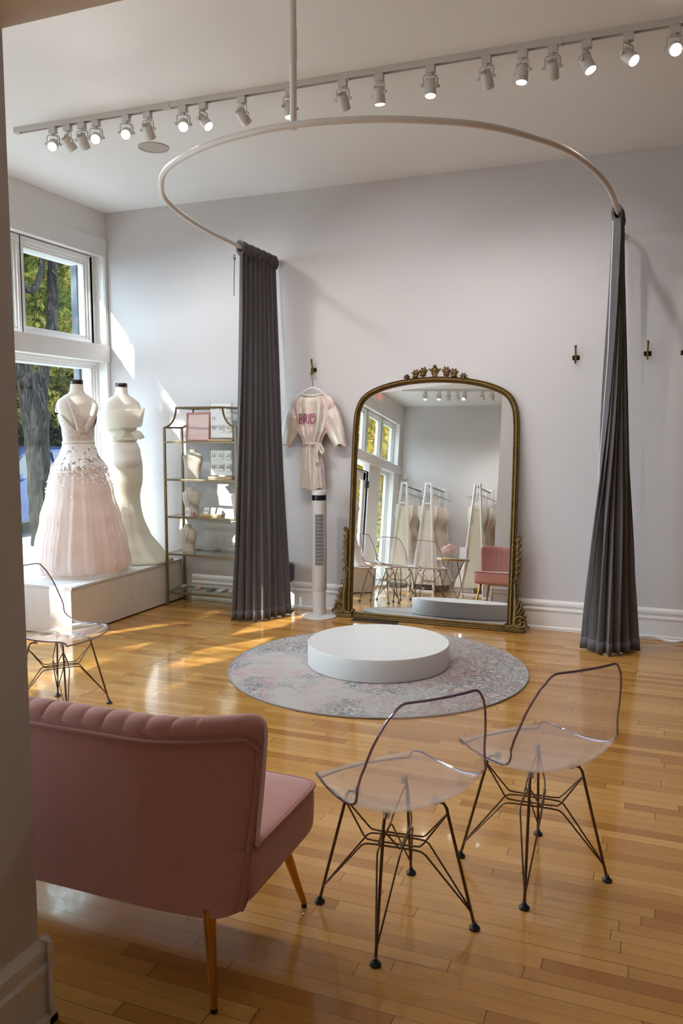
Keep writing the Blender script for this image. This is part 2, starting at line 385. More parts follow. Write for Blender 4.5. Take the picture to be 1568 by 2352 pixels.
MB().box(XL-.118, XL-.112, a+.12, b-.12, .34, 1.96).build('door_pane', m_glass, dr, smooth=0)
MB().box(XL-.09, XL-.055, a-.03, a-.012, 0, 2.12).box(XL-.09, XL-.055, a-.03, b+.03, 2.106, 2.122).build('door_seal', m_dark, dr)
MB().box(XL-.088, XL-.03, a-.035, a+.01, 1.82, 1.95).box(XL-.088, XL-.03, a-.035, a+.01, .3, .43).build('door_hinge', m_dark, dr, bevel=.004)
# pier and header beam of the opening on the left
struct('pillar', MB().box(-2.18, -1.50, 1.22, 1.60, 0, ZC), m_wall, smooth=0)
struct('beam', MB().box(-1.50, XR, 1.22, 1.60, 2.56, ZC), m_ceil, smooth=0)
# baseboards (profile: depth, height)
BP = [(0, 0), (.030, 0), (.030, .022), (.022, .030), (.018, .032), (.018, .150), (.024, .156), (.026, .170), (.014, .178), (.014, .196), (.022, .202), (.022, .222), (.010, .234), (.0, .243)]
def base_run(mb, p0, p1, nrm):
    p0, p1, nrm = Vector(p0), Vector(p1), Vector(nrm); n = len(BP)
    vs = [p+nrm*d+Vector((0, 0, z)) for p in (p0, p1) for d, z in BP]
    mb.add(vs, [(i, i+1, n+i+1, n+i) for i in range(n-1)]+[tuple(range(n)), tuple(range(2*n-1, n-1, -1))])
b = MB(); base_run(b, (-4.1, YB, 0), (XR, YB, 0), (0, -1, 0)); struct('baseboard_back', b, m_trim, smooth=30)
b = MB(); base_run(b, (XL, YF, 0), (XR, YF, 0), (0, 1, 0)); struct('baseboard_front', b, m_trim, smooth=30)
b = MB(); base_run(b, (XR, YF, 0), (XR, YB, 0), (-1, 0, 0)); struct('baseboard_right', b, m_trim, smooth=30)
b = MB(); q = .0
base_run(b, (-1.5, 1.19, 0), (-1.5, 1.63, 0), (1, 0, 0)); base_run(b, (-2.21, 1.60, 0), (-1.47, 1.60, 0), (0, 1, 0))
base_run(b, (-2.18, 1.19, 0), (-2.18, 1.63, 0), (-1, 0, 0)); base_run(b, (-2.21, 1.22, 0), (-1.47, 1.22, 0), (0, -1, 0))
struct('baseboard_left', b, m_trim, smooth=30)
struct('trim_5', MB().box(-5.37, -5.302, 6.50, 6.9, -.1, 5), mat('grey exterior pier', (70, 76, 84), .8), smooth=0)
# ------------------------------------------------------------------ platform and rug
rug = thing('round_rug', 'round distressed grey and pink rug under the white platform', 'rug', (-1.727, 5.08, 0))
MB().lathe([(.001, .0005), (1.0, .0005), (1.0, .009), (.001, .011)], 96).build('pile', m_rug, rug, smooth=40)
MB().tube([(1.003*cos(2*pi*i/96), 1.003*sin(2*pi*i/96), .006) for i in range(96)], .0058, 8, closed=True).build('bound_edge', fabric('grey rug binding', (150, 146, 144), .9, .1), rug)
m = MB().lathe([(.001, 0), (.482, 0), (.486, .004), (.486, .142), (.483, .148), (.001, .149)], 128)
pl = m.build('round_platform', m_plat, None, smooth=30, loc=(-1.748, 5.16, .0115))
tag(pl, 'low round white platform standing on the patterned rug', 'platform')
# ------------------------------------------------------------------ curved curtain rail
RZ = 3.064; CXR = -1.735
half = [(1.43, 6.565), (1.43, 6.2), (1.428, 5.85), (1.39, 5.19), (1.265, 4.60), (1.10, 4.27), (.865, 3.99), (.52, 3.785), (.24, 3.70), (0, 3.675)]
pathL = [(CXR-dx, y, RZ) for dx, y in half]; pathR = [(CXR+dx, y, RZ) for dx, y in half[::-1]]
rail_pts = spline(pathL+pathR[1:], 140)
rail = thing('curtain_rail', 'white horseshoe shaped curtain rail hanging from the ceiling', 'curtain rail', (0, 0, 0))
MB().tube(rail_pts, .0165, 14).build('rail_tube', m_rod, rail)
for sx in (-1, 1):
    x = CXR+sx*1.43
    MB().cyl((x, YB-.001, RZ), (x, YB-.010, RZ), .038, n=24).cyl((x, YB-.010, RZ), (x, YB-.035, RZ), .021, n=16).build('wall_flange', m_rod, rail, bevel=.002)
px_ = -1.69
MB().cyl((px_, 3.683, RZ-.018), (px_, 3.683, ZC), .0165, n=16).cyl((px_, 3.683, RZ+.30), (px_, 3.683, RZ+.44), .0185, n=16).build('ceiling_post', m_rod, rail)
MB().cyl((px_, 3.683, ZC-.012), (px_, 3.683, ZC), .045, n=24).build('ceiling_flange', m_rod, rail)
# ------------------------------------------------------------------ curtains
def curtain(label, top, bot, folds, amp_t, amp_b, wand, group, ztop=RZ, seed=1):
    rnd = random.Random(seed); ph = [rnd.uniform(-.5, .5) for _ in range(folds*2+4)]
    T = spline([(*p, 0) for p in top], 60); B = spline([(*p, 0) for p in bot], 60)
    t = thing('curtain', label, 'curtain', (0, 0, 0), group=group)
    def pt(u, v):                 # u along the cloth, v from the rod down
        i = u*60; k = min(int(i), 59); a = T[k].lerp(T[k+1], i-k); b = B[k].lerp(B[k+1], i-k)
        tt = (T[k+1]-T[k]).normalized(); bt = (B[k+1]-B[k]).normalized()
        w = v**1.25; p = a.lerp(b, w); d = tt.lerp(bt, w).normalized(); nrm = Vector((d.y, -d.x, 0))
        A = amp_t+(amp_b-amp_t)*v
        f = u*folds; s = sin(2*pi*f+ph[int(f) % len(ph)]*sin(pi*v)); s = math.copysign(abs(s)**.7, s)
        o = nrm*A*s + nrm*.012*v*sin(2*pi*(2.3*u+v*1.2)) + d*.010*sin(2*pi*f*2+1)*v
        z = ztop-.045 - v*(ztop-.045-.012) + .004*sin(2*pi*f)*v
        return (p.x+o.x, p.y+o.y, z)
    MB().grid(lambda u, v: pt(u, v), 260, 44).build('drape', m_curt, t, smooth=80, solid=.004)
    def hd(u, v):                 # gathered rod pocket round the tube
        i = u*60; k = min(int(i), 59); a = T[k].lerp(T[k+1], i-k); d = (T[k+1]-T[k]).normalized(); nrm = Vector((d.y, -d.x, 0))
        A = 2*pi*v; r = .029*(1+.22*sin(2*pi*u*folds*2.2+sin(A)*1.5)+.12*sin(2*pi*u*folds*5.1+2))
        zz = r*1.45*sin(A) if sin(A) > 0 else r*1.9*sin(A)
        o = nrm*r*cos(A); return (a.x+o.x, a.y+o.y, ztop+zz)
    MB().grid(hd, 220, 14, cv=True).build('rod_pocket', m_curt, t, smooth=80)
    MB().grid(lambda u, v: (lambda q: (q[0], q[1], .012+v*.085))(Vector(pt(u, 1-v*.027))), 240, 2).build('hem', m_curt, t, smooth=80, solid=.009)
    wp, wl_, ring = wand
    if ring:
        MB().tube([(wp[0], wp[1]+.014*cos(2*pi*i/16), wp[2]+.020*sin(2*pi*i/16)) for i in range(16)], .0022, 6, closed=True).build('pull_ring', m_dark, t)
    MB().tube([wp, (wp[0]-.006, wp[1], wp[2]-wl_*.5), (wp[0]-(.045 if not ring else .012), wp[1]+(.03 if not ring else .004), wp[2]-wl_)], .0028, 6).build('draw_rod', m_trim if not ring else m_dark, t)
    return t
curtain('dark grey curtain bunched at the left end of the rail by the brass shelf',
        [(-3.165, 5.855), (-3.165, 6.08), (-3.165, 6.30), (-3.165, 6.50)], [(-3.29, 5.90), (-3.13, 5.93), (-3.02, 6.10), (-2.955, 6.32)],
        9, .020, .036, ((-3.20, 5.832, RZ-.085), .30, True), 'curtains on the horseshoe rail', seed=3)
curtain('dark grey curtain bunched at the right end of the rail right of the big mirror',
        [(-.315, 5.875), (-.305, 5.96), (-.305, 6.06), (-.305, 6.16)], [(-.435, 6.08), (-.33, 5.955), (-.20, 6.0), (-.095, 6.2)],
        7, .030, .046, ((-.335, 5.85, RZ-.06), 1.75, False), 'curtains on the horseshoe rail', seed=8)
# ------------------------------------------------------------------ leaning mirror
mt = thing('floor_mirror', 'tall arched mirror in a carved antique gold frame leaning against the white wall', 'mirror', (-1.745, 6.405, 0))
mt.rotation_euler = (R(-4.9), 0, R(-.5))
hin = [(.668, .045), (.670, .5), (.671, .95), (.668, 1.5), (.661, 1.70), (.647, 1.785), (.615, 1.855), (.565, 1.90), (.50, 1.932), (.43, 1.957), (.33, 1.981), (.2, 2.0), (0, 2.011)]
ipath = spline([(x, 0, z) for x, z in hin]+[(-x, 0, z) for x, z in hin[-2::-1]], 150)
def nrm2(P, i):
    a = P[max(i-1, 0)]; b = P[min(i+1, len(P)-1)]; d = (b-a).normalized(); return Vector((d.z, 0, -d.x))
prof = [(-.004, .012), (-.004, -.010), (.004, -.016), (.010, -.010), (.015, -.013), (.018, -.024), (.029, -.025), (.033, -.016), (.040, -.020), (.045, -.012), (.045, .025), (.0, .025)]
def fr(u, v):
    i = round(u*150); n_ = nrm2(ipath, i); d, h = prof[round(v*len(prof)) % len(prof)]; p = ipath[i]+n_*d; return (p.x, h, p.z)
MB().grid(fr, 150, len(prof), cv=True).build('frame', m_gold, mt, smooth=35)
bd = MB(); acc = 0; last = None
for i in range(1, 151):
    a, b_ = ipath[i-1]+nrm2(ipath, i-1)*.0235, ipath[i]+nrm2(ipath, i)*.0235; L = (b_-a).length; s = 0.0145-acc
    while s < L:
        p = a.lerp(b_, s/L); bd.ball((p.x, -.026, p.z), .0052, 7, 5); s += .0145
    acc = L-(s-.0145)
bd.build('beading', m_goldlt, mt)
gl = MB(); pts = [(p.x, p.z) for p in ipath]; gl.add([(x, -.004, z) for x, z in pts], [tuple(range(len(pts)))]); gl.build('mirror_glass', m_mirror, mt, smooth=0)
MB().prism([(x*1.02, z) for x, z in pts], .010, .024).build('backing_board', m_dark, mt, smooth=0)
MB().box(-.70, .70, -.03, .022, .012, .030).box(-.70, .70, -.022, .022, .030, .048).box(-.70, .70, -.036, .022, 0, .013).build('bottom_rail', m_gold, mt, bevel=.004)
def scroll(mb, cx, cz, r, turns, a0, sgn, th, y=-.02, n=26, flat=1.0):
    P = []; RR = []
    for i in range(n+1):
        t = i/n; A = a0+sgn*2*pi*turns*t; rr = r*(1-t)**.8+.004; P.append((cx+rr*cos(A), y-.006*t, cz+rr*sin(A))); RR.append(th*(1-.45*t))
    mb.tube(P, RR, 7)
def leaf(mb, bx, bz, tx, tz, w, y=-.018, dep=.012):
    bx_, t_ = Vector((bx, 0, bz)), Vector((tx, 0, tz)); d = t_-bx_; L = d.length; d.normalize(); s = Vector((d.z, 0, -d.x))
    def fn(u, v):
        ww = w*sin(pi*min(1, u*.93+.05))**.8*(1-.35*u); q = 2*v-1
        p = bx_+d*L*u+s*ww*q; h = dep*(1-q*q)*(.4+.6*sin(pi*u))+.004*abs(q) - .010*max(0, u-.6)
        return (p.x, y-h+.008*(1 if abs(q) > .99 else 0), p.z)
    mb.grid(fn, 7, 6)
cr = MB()     # crest: fluted vase with a ball, sprays of leaves and arched stems
cr.lathe([(.001, -.052), (.022, -.05), (.019, -.03), (.021, -.01), (.03, .012), (.024, .022), (.012, .026)], 14, (0, -.012, 2.105), 1, .7)
cr.ball((0, -.014, 2.137), .017, 12, 8)
for sg in (-1, 1):
    cr.tube([(sg*.012, -.018, 2.062), (sg*.02, -.022, 2.09), (sg*.034, -.02, 2.108), (sg*.05, -.014, 2.118), (sg*.056, -.010, 2.112)], [.007, .008, .008, .006, .003], 7)
    cr.tube([(sg*.03, -.004, 2.092), (sg*.12, -.004, 2.085), (sg*.21, -.004, 2.062), (sg*.285, -.004, 2.034)], .0055, 6)
    for cx, cz, sc in ((.092, 2.088, 1.0), (.158, 2.073, .95), (.238, 2.045, .72)):
        for ang, ln, w in ((100, .045, .011), (65, .043, .012), (30, .04, .011), (140, .034, .01), (-40, .036, .011), (-75, .032, .010), (-115, .026, .009)):
            A = R(ang); leaf(cr, sg*cx, cz, sg*(cx+ln*1.25*sc*cos(A)), cz+ln*1.15*sc*sin(A), w*1.55*sc, dep=.016)
cr.build('crest', m_gold, mt, smooth=50)
for sg in (-1, 1):
    so = MB()
    so.prism([(sg*.708, 0), (sg*.79, 0), (sg*.785, .10), (sg*.765, .20), (sg*.742, .29), (sg*.733, .42), (sg*.738, .56), (sg*.728, .72), (sg*.708, .74)][::sg], -.010, .012)
    so.tube([(sg*.735, -.006, .06), (sg*.738, -.012, .20), (sg*.728, -.012, .30), (sg*.722, -.012, .38), (sg*.735, -.012, .47), (sg*.733, -.012, .6), (sg*.728, -.012, .72)], [.034, .028, .018, .013, .014, .012, .008], 8)
    scroll(so, sg*.733, .405, .024, 1.3, R(200 if sg > 0 else -20), -sg, .008)
    scroll(so, sg*.738, .760, .022, .8, R(250 if sg > 0 else -70), sg, .009)
    for k in range(6):
        z = .455+k*.052; leaf(so, sg*.718, z, sg*.764, z+.044, .019); leaf(so, sg*.720, z+.01, sg*.745, z+.066, .015)
    scroll(so, sg*.752, .290, .026, .9, R(200 if sg > 0 else -20), -sg, .007)
    scroll(so, sg*.775, .232, .016, .8, R(200 if sg > 0 else -20), -sg, .006)
    for (bx, bz, tx, tz, w) in ((.735, .10, .79, .225, .014), (.74, .09, .808, .18, .015), (.745, .07, .822, .135, .016), (.75, .06, .828, .09, .016), (.725, .12, .765, .255, .014)):
        leaf(so, sg*bx, bz, sg*tx, tz, w*1.6)
        so.tube([(sg*bx, -.022, bz), (sg*(bx+tx)/2*1.004, -.034, (bz+tz)/2+.01), (sg*tx, -.024, tz)], [.006, .0055, .003], 6)
    scroll(so, sg*.768, .085, .050, 1.6, R(-80 if sg > 0 else 260), sg, .011, y=-.03)
    so.tube([(sg*.72, -.03, .055), (sg*.76, -.036, .038), (sg*.80, -.034, .045), (sg*.832, -.03, .062), (sg*.842, -.026, .045), (sg*.834, -.026, .034)], [.012, .013, .011, .01, .009, .006], 8)
    so.tube([(sg*.72, -.03, .05), (sg*.69, -.036, .036), (sg*.668, -.034, .04), (sg*.655, -.032, .058), (sg*.668, -.032, .068)], [.012, .012, .011, .009, .006], 8)
    so.build('side_carving', m_gold, mt, smooth=50)
    MB().box(min(sg*.655, sg*.81), max(sg*.655, sg*.81), -.045, .02, 0, .03).box(min(sg*.67, sg*.795), max(sg*.67, sg*.795), -.04, .02, .03, .042).build('foot_block', m_gold, mt, bevel=.003)
# ------------------------------------------------------------------ clear wire-base chairs
def make_chair():
    t = thing('clear_chair', 'x', 'chair')
    prof = spline([(0, .222, .436), (0, .216, .450), (0, .175, .455), (0, .085, .443), (0, -.015, .433), (0, -.10, .431), (0, -.155, .440), (0, -.192, .464), (0, -.212, .508), (0, -.225, .57), (0, -.238, .65), (0, -.252, .74), (0, -.264, .822)], 48)
    wl = [.178, .192, .205, .215, .223, .230, .235, .238, .236, .228, .214, .193, .165]
    lift = [.0, .004, .008, .018, .032, .048, .058, .058, .045, .02, .005, 0, -.004]
    push = [-.03, -.022, -.01, .0, .0, .004, .014, .032, .052, .058, .05, .04, .03]
    def fn(u, v):
        q = 2*u-1; i = v*48; k = min(int(i), 47); p = prof[k].lerp(prof[k+1], i-k); a = abs(q)
        w = lerp_list(wl, v); x = q*w
        z = p.z+lerp_list(lift, v)*a**2.6; y = p.y+lerp_list(push, v)*a**2.2
        if v > .86: z -= .035*((v-.86)/.14)*max(0, (a-.72)/.28)**2.2
        return (x, y, z)
    sh = MB().grid(fn, 26, 60).build('seat_shell', m_acryl, t, smooth=60, solid=.0055)
    edge = [fn(0, j/60) for j in range(61)]+[fn(i/26, 1) for i in range(1, 27)]+[fn(1, 1-j/60) for j in range(1, 61)]+[fn(1-i/26, 0) for i in range(1, 26)]
    MB().tube(edge, .0040, 6, closed=True).build('shell_edge', m_rim, sh)
    dg = sqrt(.5)
    for a in range(4):
        A = pi/4+a*pi/2; e = Vector((cos(A), sin(A), 0)); n_ = Vector((-sin(A), cos(A), 0))
        P = [e*.262+Vector((0, 0, .012)), e*.250+Vector((0, 0, .06)), e*.172+Vector((0, 0, .372)), e*.168+Vector((0, 0, .392)), e*.158+Vector((0, 0, .408)), e*.125+Vector((0, 0, .414))]
        lg = MB().tube(P, .0052, 8).build('leg', m_bronze, t)
        c = e*.263
        MB().lathe([(.001, 0), (.018, .0005), (.018, .006), (.010, .012), (.007, .022), (.001, .024)], 16, (c.x, c.y, 0)).build('foot_glide', m_dark, lg)
        c = e*.130
        MB().lathe([(.001, .400), (.011, .401), (.013, .412), (.011, .424), (.001, .428)], 12, (c.x, c.y, 0)).build('seat_mount', m_stud, t)
    for a in range(2):
        A = pi/4+a*pi/2; e = Vector((cos(A), sin(A), 0)); n_ = Vector((-sin(A), cos(A), 0)); dz = -.012*a
        for s in (-1, 1):
            o = n_*s*.034
            up = [e*.170+n_*s*.004+Vector((0, 0, .375)), e*.10+o*.95+Vector((0, 0, .292+dz)), e*.088+o+Vector((0, 0, .281+dz)), e*.06+o+Vector((0, 0, .279+dz))]
            U = up+[Vector((-p.x, -p.y, p.z))+o*2*(1 if abs((p-o).dot(n_)) < .02 else 1) for p in up[::-1]]
            U = up+[p-e*2*p.dot(e) for p in up[::-1]]
            MB().tube(U, .0031, 6).build('brace', m_bronze, t)
            lo = [e*.250+n_*s*.003+Vector((0, 0, .058)), e*.238+n_*s*.006+Vector((0, 0, .075)), e*.105+o*1.05+Vector((0, 0, .258+dz)), e*.09+o*1.08+Vector((0, 0, .266+dz)), e*.06+o*1.08+Vector((0, 0, .268+dz))]
            MB().tube(lo+[p-e*2*p.dot(e) for p in lo[::-1]], .0031, 6).build('brace', m_bronze, t)
    return t
ch = make_chair(); GC = 'clear acrylic chairs'
def rz_of(fx, fy): return math.atan2(fy, fx)-pi/2
ch.location = (-.757, 2.42, 0); ch.rotation_euler = (0, 0, rz_of(-.763, .646)); ch['label'] = 'clear acrylic chair standing between the pink settee and another clear chair'; ch['group'] = GC
dup(ch, None, (-.376, 2.877, 0), rz_of(-.74, .67), 'clear acrylic chair nearest the right curtain, with bare floor seen through it', GC)
dup(ch, None, (-3.145, 3.615, 0), rz_of(1, .02), 'clear acrylic chair beside the window display bench, half hidden behind the pier', GC)
dup(ch, None, (-3.12, 3.0, 0), rz_of(.80, .60), 'clear acrylic chair seen in the mirror, middle one of its row', GC)
dup(ch, None, (-2.90, 2.34, 0), rz_of(.55, .83), 'clear acrylic chair seen in the mirror, next to the small round table', GC)
# ------------------------------------------------------------------ pink settee
def make_pink(loc):
    t = thing('settee', 'dusty pink velvet settee with a channelled back and brass legs', 'settee', loc); HW = .645
    def top(x): d = HW-abs(x); return .803-.030*max(0, 1-d/.06)**2
    def fwd(x): d = max(0, 1-(HW-abs(x))/.33); return d**1.9
    def yout(x, z):
        k = (z-.27)/.53
        return -.290+.012*k+(.03+.13*k)*fwd(x)+.03*max(0, 1-(HW-abs(x))/.07)**2*(1-k*.5)
    def hw(z): return HW*(1-.018*max(0, 1-(z-.27)/.34))
    X0, X1, NCH = -.49, .49, 14
    def back(u, v):
        q = 2*u-1; x = q*HW; a = abs(q); zt = top(x); zb = .268+.02*max(0, 1-(HW-abs(x))/.12)**2
        end = sqrt(max(0.0, 1-max(0, 1-(HW-abs(x))/.05)**2)); th = .100*max(.03, end)
        c = (x-X0)/(X1-X0)*NCH
        g = abs(sin(pi*c))**.3 if -.02 < c < NCH+.02 else 1.0
        chn = .010*(1-g)*end
        if v < .38: s = v/.38; z = zb+(zt-.055-zb)*s; y = yout(x, z)
        elif v < .62:
            s = (v-.38)/.24; A = pi*(1-s); zc = zt-.055; yc = yout(x, zc)+th/2
            y = yc+(th/2-chn*sin(A))*cos(A); z = zc+(.055-chn)*sin(A)**.8
        else:
            s = (v-.62)/.38; z = zt-.055+(.30-zt+.055)*s; y = yout(x, z)+th*(1+.12*sin(pi*s))-chn*(1-s*.6)+.03*s*s
        return (q*hw(z), y, z)
    MB().grid(back, 252, 60, cv=True).build('backrest', m_pink, t, smooth=70)
    pp = []
    for i in range(81):
        x = (-1+2*i/80)*HW*.992; z = top(x)-.055-.02*max(0, 1-(HW-abs(x))/.05)**2; pp.append((x, yout(x, z)-.004, z))
    zz = [pp[0][2]+(.29-pp[0][2])*j/16 for j in range(1, 17)]
    L = [(-hw(z)*.994, yout(.99*HW, z)-.003, z) for z in zz][::-1]+pp+[(hw(z)*.994, yout(.99*HW, z)-.003, z) for z in zz]
    MB().tube([(x, y-.003, z) for x, y, z in L], .0068, 8).build('back_piping', m_pipe, t)
    MB().tube([(x, y+.012, z+(.015 if z > .6 else .003)) for x, y, z in L], .0066, 8).build('back_piping', m_pipe, t)
    n_ = .13; hx, hy = HW-.006, .262
    def sq(A): return math.copysign(abs(cos(A))**n_, cos(A)), math.copysign(abs(sin(A))**n_, sin(A))
    def seat(u, v):
        cx_, sy_ = sq(2*pi*u); y0 = .028
        if v < .12: k = v/.12; z = .283; s = .93*k
        elif v < .24: w = (v-.12)/.12; s = .93+.07*sin(w*pi/2); z = .283+.045*(1-cos(w*pi/2))
        elif v < .6: w = (v-.24)/.36; s = 1+.006*sin(pi*w); z = .328+.105*w
        elif v < .7: w = (v-.6)/.1; s = 1-.02*w*w; z = .433+.012*sin(w*pi/2)
        else: w = (v-.7)/.3; s = .98*(1-w); z = .445+.02*sin(w*pi/2)
        ins = hx*(1-s) if s > .9 else None
        x = cx_*(hx-(1-s)*.26 if s > .9 else hx*s/ .9*(hx-.026)/hx); y = y0+sy_*hy*s
        return (x, y, z)
    st = MB().grid(seat, 128, 40, cu=True).build('seat', m_pink, t, smooth=60)
    MB().tube([p for p in [(sq(-pi/2+2*pi*i/240)[0]*(hx+.002), .028+sq(-pi/2+2*pi*i/240)[1]*(hy+.002), .440) for i in range(241)] if p[1] > -.17], .0055, 7).build('seat_piping', m_pipe, st)
    for sx, y0, y1, xa, xb in ((-1, .17, .272, .555, .59), (1, .17, .272, .555, .59), (-1, -.255, -.275, .54, .562), (1, -.255, -.275, .54, .562)):
        lg = MB().tube([(sx*xa, y0, .29), (sx*xb, y1, .012)], [.019, .0095], 16).build('leg', m_brass, t)
        MB().cyl((sx*xb, y1, 0), (sx*xb, y1, .014), .0098, n=14).build('leg_tip', m_dark, lg)
    return t
make_pink((-1.648, 2.082, 0))
# ------------------------------------------------------------------ track lights
def track(name, label, x0, x1, y, y1):
    t = thing(name, label, 'track', (0, 0, 0))
    d = (y1-y)/(x1-x0)
    def bar(mb, a, b, hw, z0, z1):
        ya, yb = y+d*(a-x0), y+d*(b-x0); mb.add([(a,ya-hw,z0),(b,yb-hw,z0),(b,yb+hw,z0),(a,ya+hw,z0),(a,ya-hw,z1),(b,yb-hw,z1),(b,yb+hw,z1),(a,ya+hw,z1)],
                 [(3,2,1,0),(4,5,6,7),(0,1,5,4),(1,2,6,5),(2,3,7,6),(3,0,4,7)])
    m1 = MB(); bar(m1, x0, x1, .018, ZC-.005, ZC); bar(m1, x0, x1, .0055, ZC-.012, ZC-.004)
    for s in (-1, 1):
        ya = s*.0155; m1.add([(x0, y+ya-.003, ZC-.034), (x1, y1+ya-.003, ZC-.034), (x1, y1+ya+.003, ZC-.034), (x0, y+ya+.003, ZC-.034), (x0, y+ya-.003, ZC-.004), (x1, y1+ya-.003, ZC-.004), (x1, y1+ya+.003, ZC-.004), (x0, y+ya+.003, ZC-.004)], [(3,2,1,0),(4,5,6,7),(0,1,5,4),(1,2,6,5),(2,3,7,6),(3,0,4,7)])
    m1.build('rail', m_light, t, smooth=0)
    e = MB(); bar(e, x0-.035, x0+.01, .020, ZC-.037, ZC); e.build('end_cap', m_light, t, smooth=0, bevel=.003)
    n = 0; x = x0+1.15
    while x < x1-.2:
        j = MB(); bar(j, x, x+.06, .0205, ZC-.036, ZC-.001); j.build('joiner', m_light, t, smooth=0); x += 1.2
    return t
def spot_head(label, loc, aim, lit, group, swing=0.0):
    t = thing('track_spotlight', label, 'spotlight', loc, swing, group)
    MB().box(-.026, .026, -.017, .017, -.040, 0).cyl((0, 0, -.04), (0, 0, -.052), .012, n=12).build('adapter', m_light, t, bevel=.002)
    A = Vector(aim).normalized(); A = Matrix.Rotation(-swing, 3, 'Z') @ A
    piv = Vector((0, 0, -.108))
    side = A.cross(Vector((0, 0, 1))); side = side.normalized() if side.length > .05 else Vector((1, 0, 0))
    if abs(side.x) > .2 and side.x < 0: side = -side
    yk = [piv-side*.040, Vector((0, 0, -.062))-side*.040, Vector((0, 0, -.052))-side*.034, Vector((0, 0, -.052))+side*.034, Vector((0, 0, -.062))+side*.040, piv+side*.040]
    MB().tube(yk, .0042, 4).build('yoke', m_light, t, smooth=0)
    for s in (-1, 1):
        MB().cyl(piv+side*s*.036, piv+side*s*.054, .0085, n=10).build('pivot_knob', m_light, t)
    rot = A.to_track_quat('Z', 'Y').to_matrix().to_4x4(); M = Matrix.Translation(piv) @ rot
    h = MB().lathe([(.001, -.030), (.024, -.030), (.029, -.024), (.0325, -.016), (.0325, .028), (.0335, .029), (.0335, .034), (.0325, .035), (.0325, .058), (.029, .058), (.027, .050), (.001, .050)], 28)
    for k in range(14):
        a = 2*pi*k/14; h.box(-.0012, .0012, .006, .029, -.040, -.028) if k == 0 else h.add([tuple(Matrix.Rotation(a, 3, 'Z') @ Vector(v)) for v in [(-.0012,.006,-.040),(.0012,.006,-.040),(.0012,.029,-.036),(-.0012,.029,-.036),(-.0012,.006,-.028),(.0012,.006,-.028),(.0012,.029,-.022),(-.0012,.029,-.022)]], [(3,2,1,0),(4,5,6,7),(0,1,5,4),(1,2,6,5),(2,3,7,6),(3,0,4,7)])
    hd = h.xf(M).build('lamp_housing', m_light, t, smooth=40)
    MB().lathe([(.001, .0555), (.016, .0565), (.0285, .054)], 24, cap=False).xf(M).build('lens', m_lit if lit else m_card, hd)
    c0 = Vector((.006, 0, -.045)); c1 = piv-A*.030; mid = (c0+c1)/2+side*.022
    MB().tube(spline([c0, mid+Vector((0, 0, .012)), mid-Vector((0, 0, .010)), c1], 12), .0032, 6).build('cable', m_light, t)
    if lit:
        L = bpy.data.lights.new('spot', 'SPOT'); L.energy = SPOT_W; L.spot_size = R(95); L.spot_blend = .8; L.shadow_soft_size = .026; L.color = SPOT_COL
        lo = bpy.data.objects.new('spot', L); COL.objects.link(lo); lo.parent = t
        lo.matrix_local = Matrix.Translation(piv+A*.066) @ A.to_track_quat('-Z', 'Y').to_matrix().to_4x4()
    return t
track('ceiling_track', 'long white lighting track across the ceiling above the curtain rail', -4.16, 1.6, 4.56, 4.63)
ORD = ['leftmost', 'second', 'third', 'fourth', 'fifth', 'sixth', 'seventh', 'eighth', 'ninth', 'tenth', 'eleventh', 'twelfth', 'thirteenth', 'fourteenth', 'fifteenth', 'sixteenth', 'seventeenth', 'eighteenth', 'rightmost visible']
HEADS = [(119, (.40, -.70, -.55), 'glowing'), (153, (.25, .75, -.8), 'angled to the wall'), (186, (-.1, .75, -.85), 'angled to the wall'), (218, (.45, -.75, -.5), 'glowing'),
         (288, (.4, -.75, -.5), 'glowing'), (337, (-.05, .75, -.85), 'angled to the wall'), (419, (.4, -.7, -.6), 'glowing'), (465, (.75, -.1, -.75), 'turned to the right'),
         (554, (.25, .8, -.7), 'angled to the wall'), (664, (.05, -.05, -1), 'pointing straight down'), (786, (.05, .7, -.85), 'angled to the wall'), (870, (.05, .12, -1), 'pointing down'),
         (988, (.05, -.12, -1), 'with a bright lens'), (1117, (.12, .75, -.85), 'angled to the wall'), (1200, (-.05, -.1, -1), 'with a bright lens'), (1269, (.0, .75, -.85), 'angled to the wall'),
         (1347, (.45, -.2, -.9), 'tilted to the right with a bright lens'), (1443, (.62, -.45, -.75), 'tilted toward the room with a bright lens'), (1551, (.1, -.85, -.5), 'glaring')]
for k, (px, aim, how) in enumerate(HEADS):
    d = flr(px, 304-(px-44)*.163, ZC-.034); x = d.x; y = 4.56+(x+4.16)/5.76*.07
    word = 'leftmost' if k == 0 else ('rightmost in view' if k == len(HEADS)-1 else ORD[k]+' from the left')
    spot_head('white spotlight %s, %s on the long track' % (how.replace(' with a bright lens', '').replace('the room ', ''), word), (x, y, ZC-.034), aim, True, 'spotlights on the long track')
track('ceiling_track', 'short white lighting track reflected at the top of the mirror', -4.50, -.6, -.93, -1.33)
MH = [(-4.10, (.1, .3, -1)), (-3.85, (.05, .35, -1)), (-3.68, (-.1, -.5, -1)), (-3.52, (.3, -.3, -1)), (-3.39, (-.2, .6, -.8)), (-3.08, (.3, -.5, -.8)), (-2.91, (0, -.4, -1))]
for k, (x, aim) in enumerate(MH):
    y = -.93-(x+4.50)/3.9*.40
    spot_head('white spotlight on the track reflected in the mirror, %s from its end by the window' % ['first', 'second', 'third', 'fourth', 'fifth', 'sixth', 'seventh'][k], (x, y, ZC-.034), aim, True, 'spotlights on the reflected track')
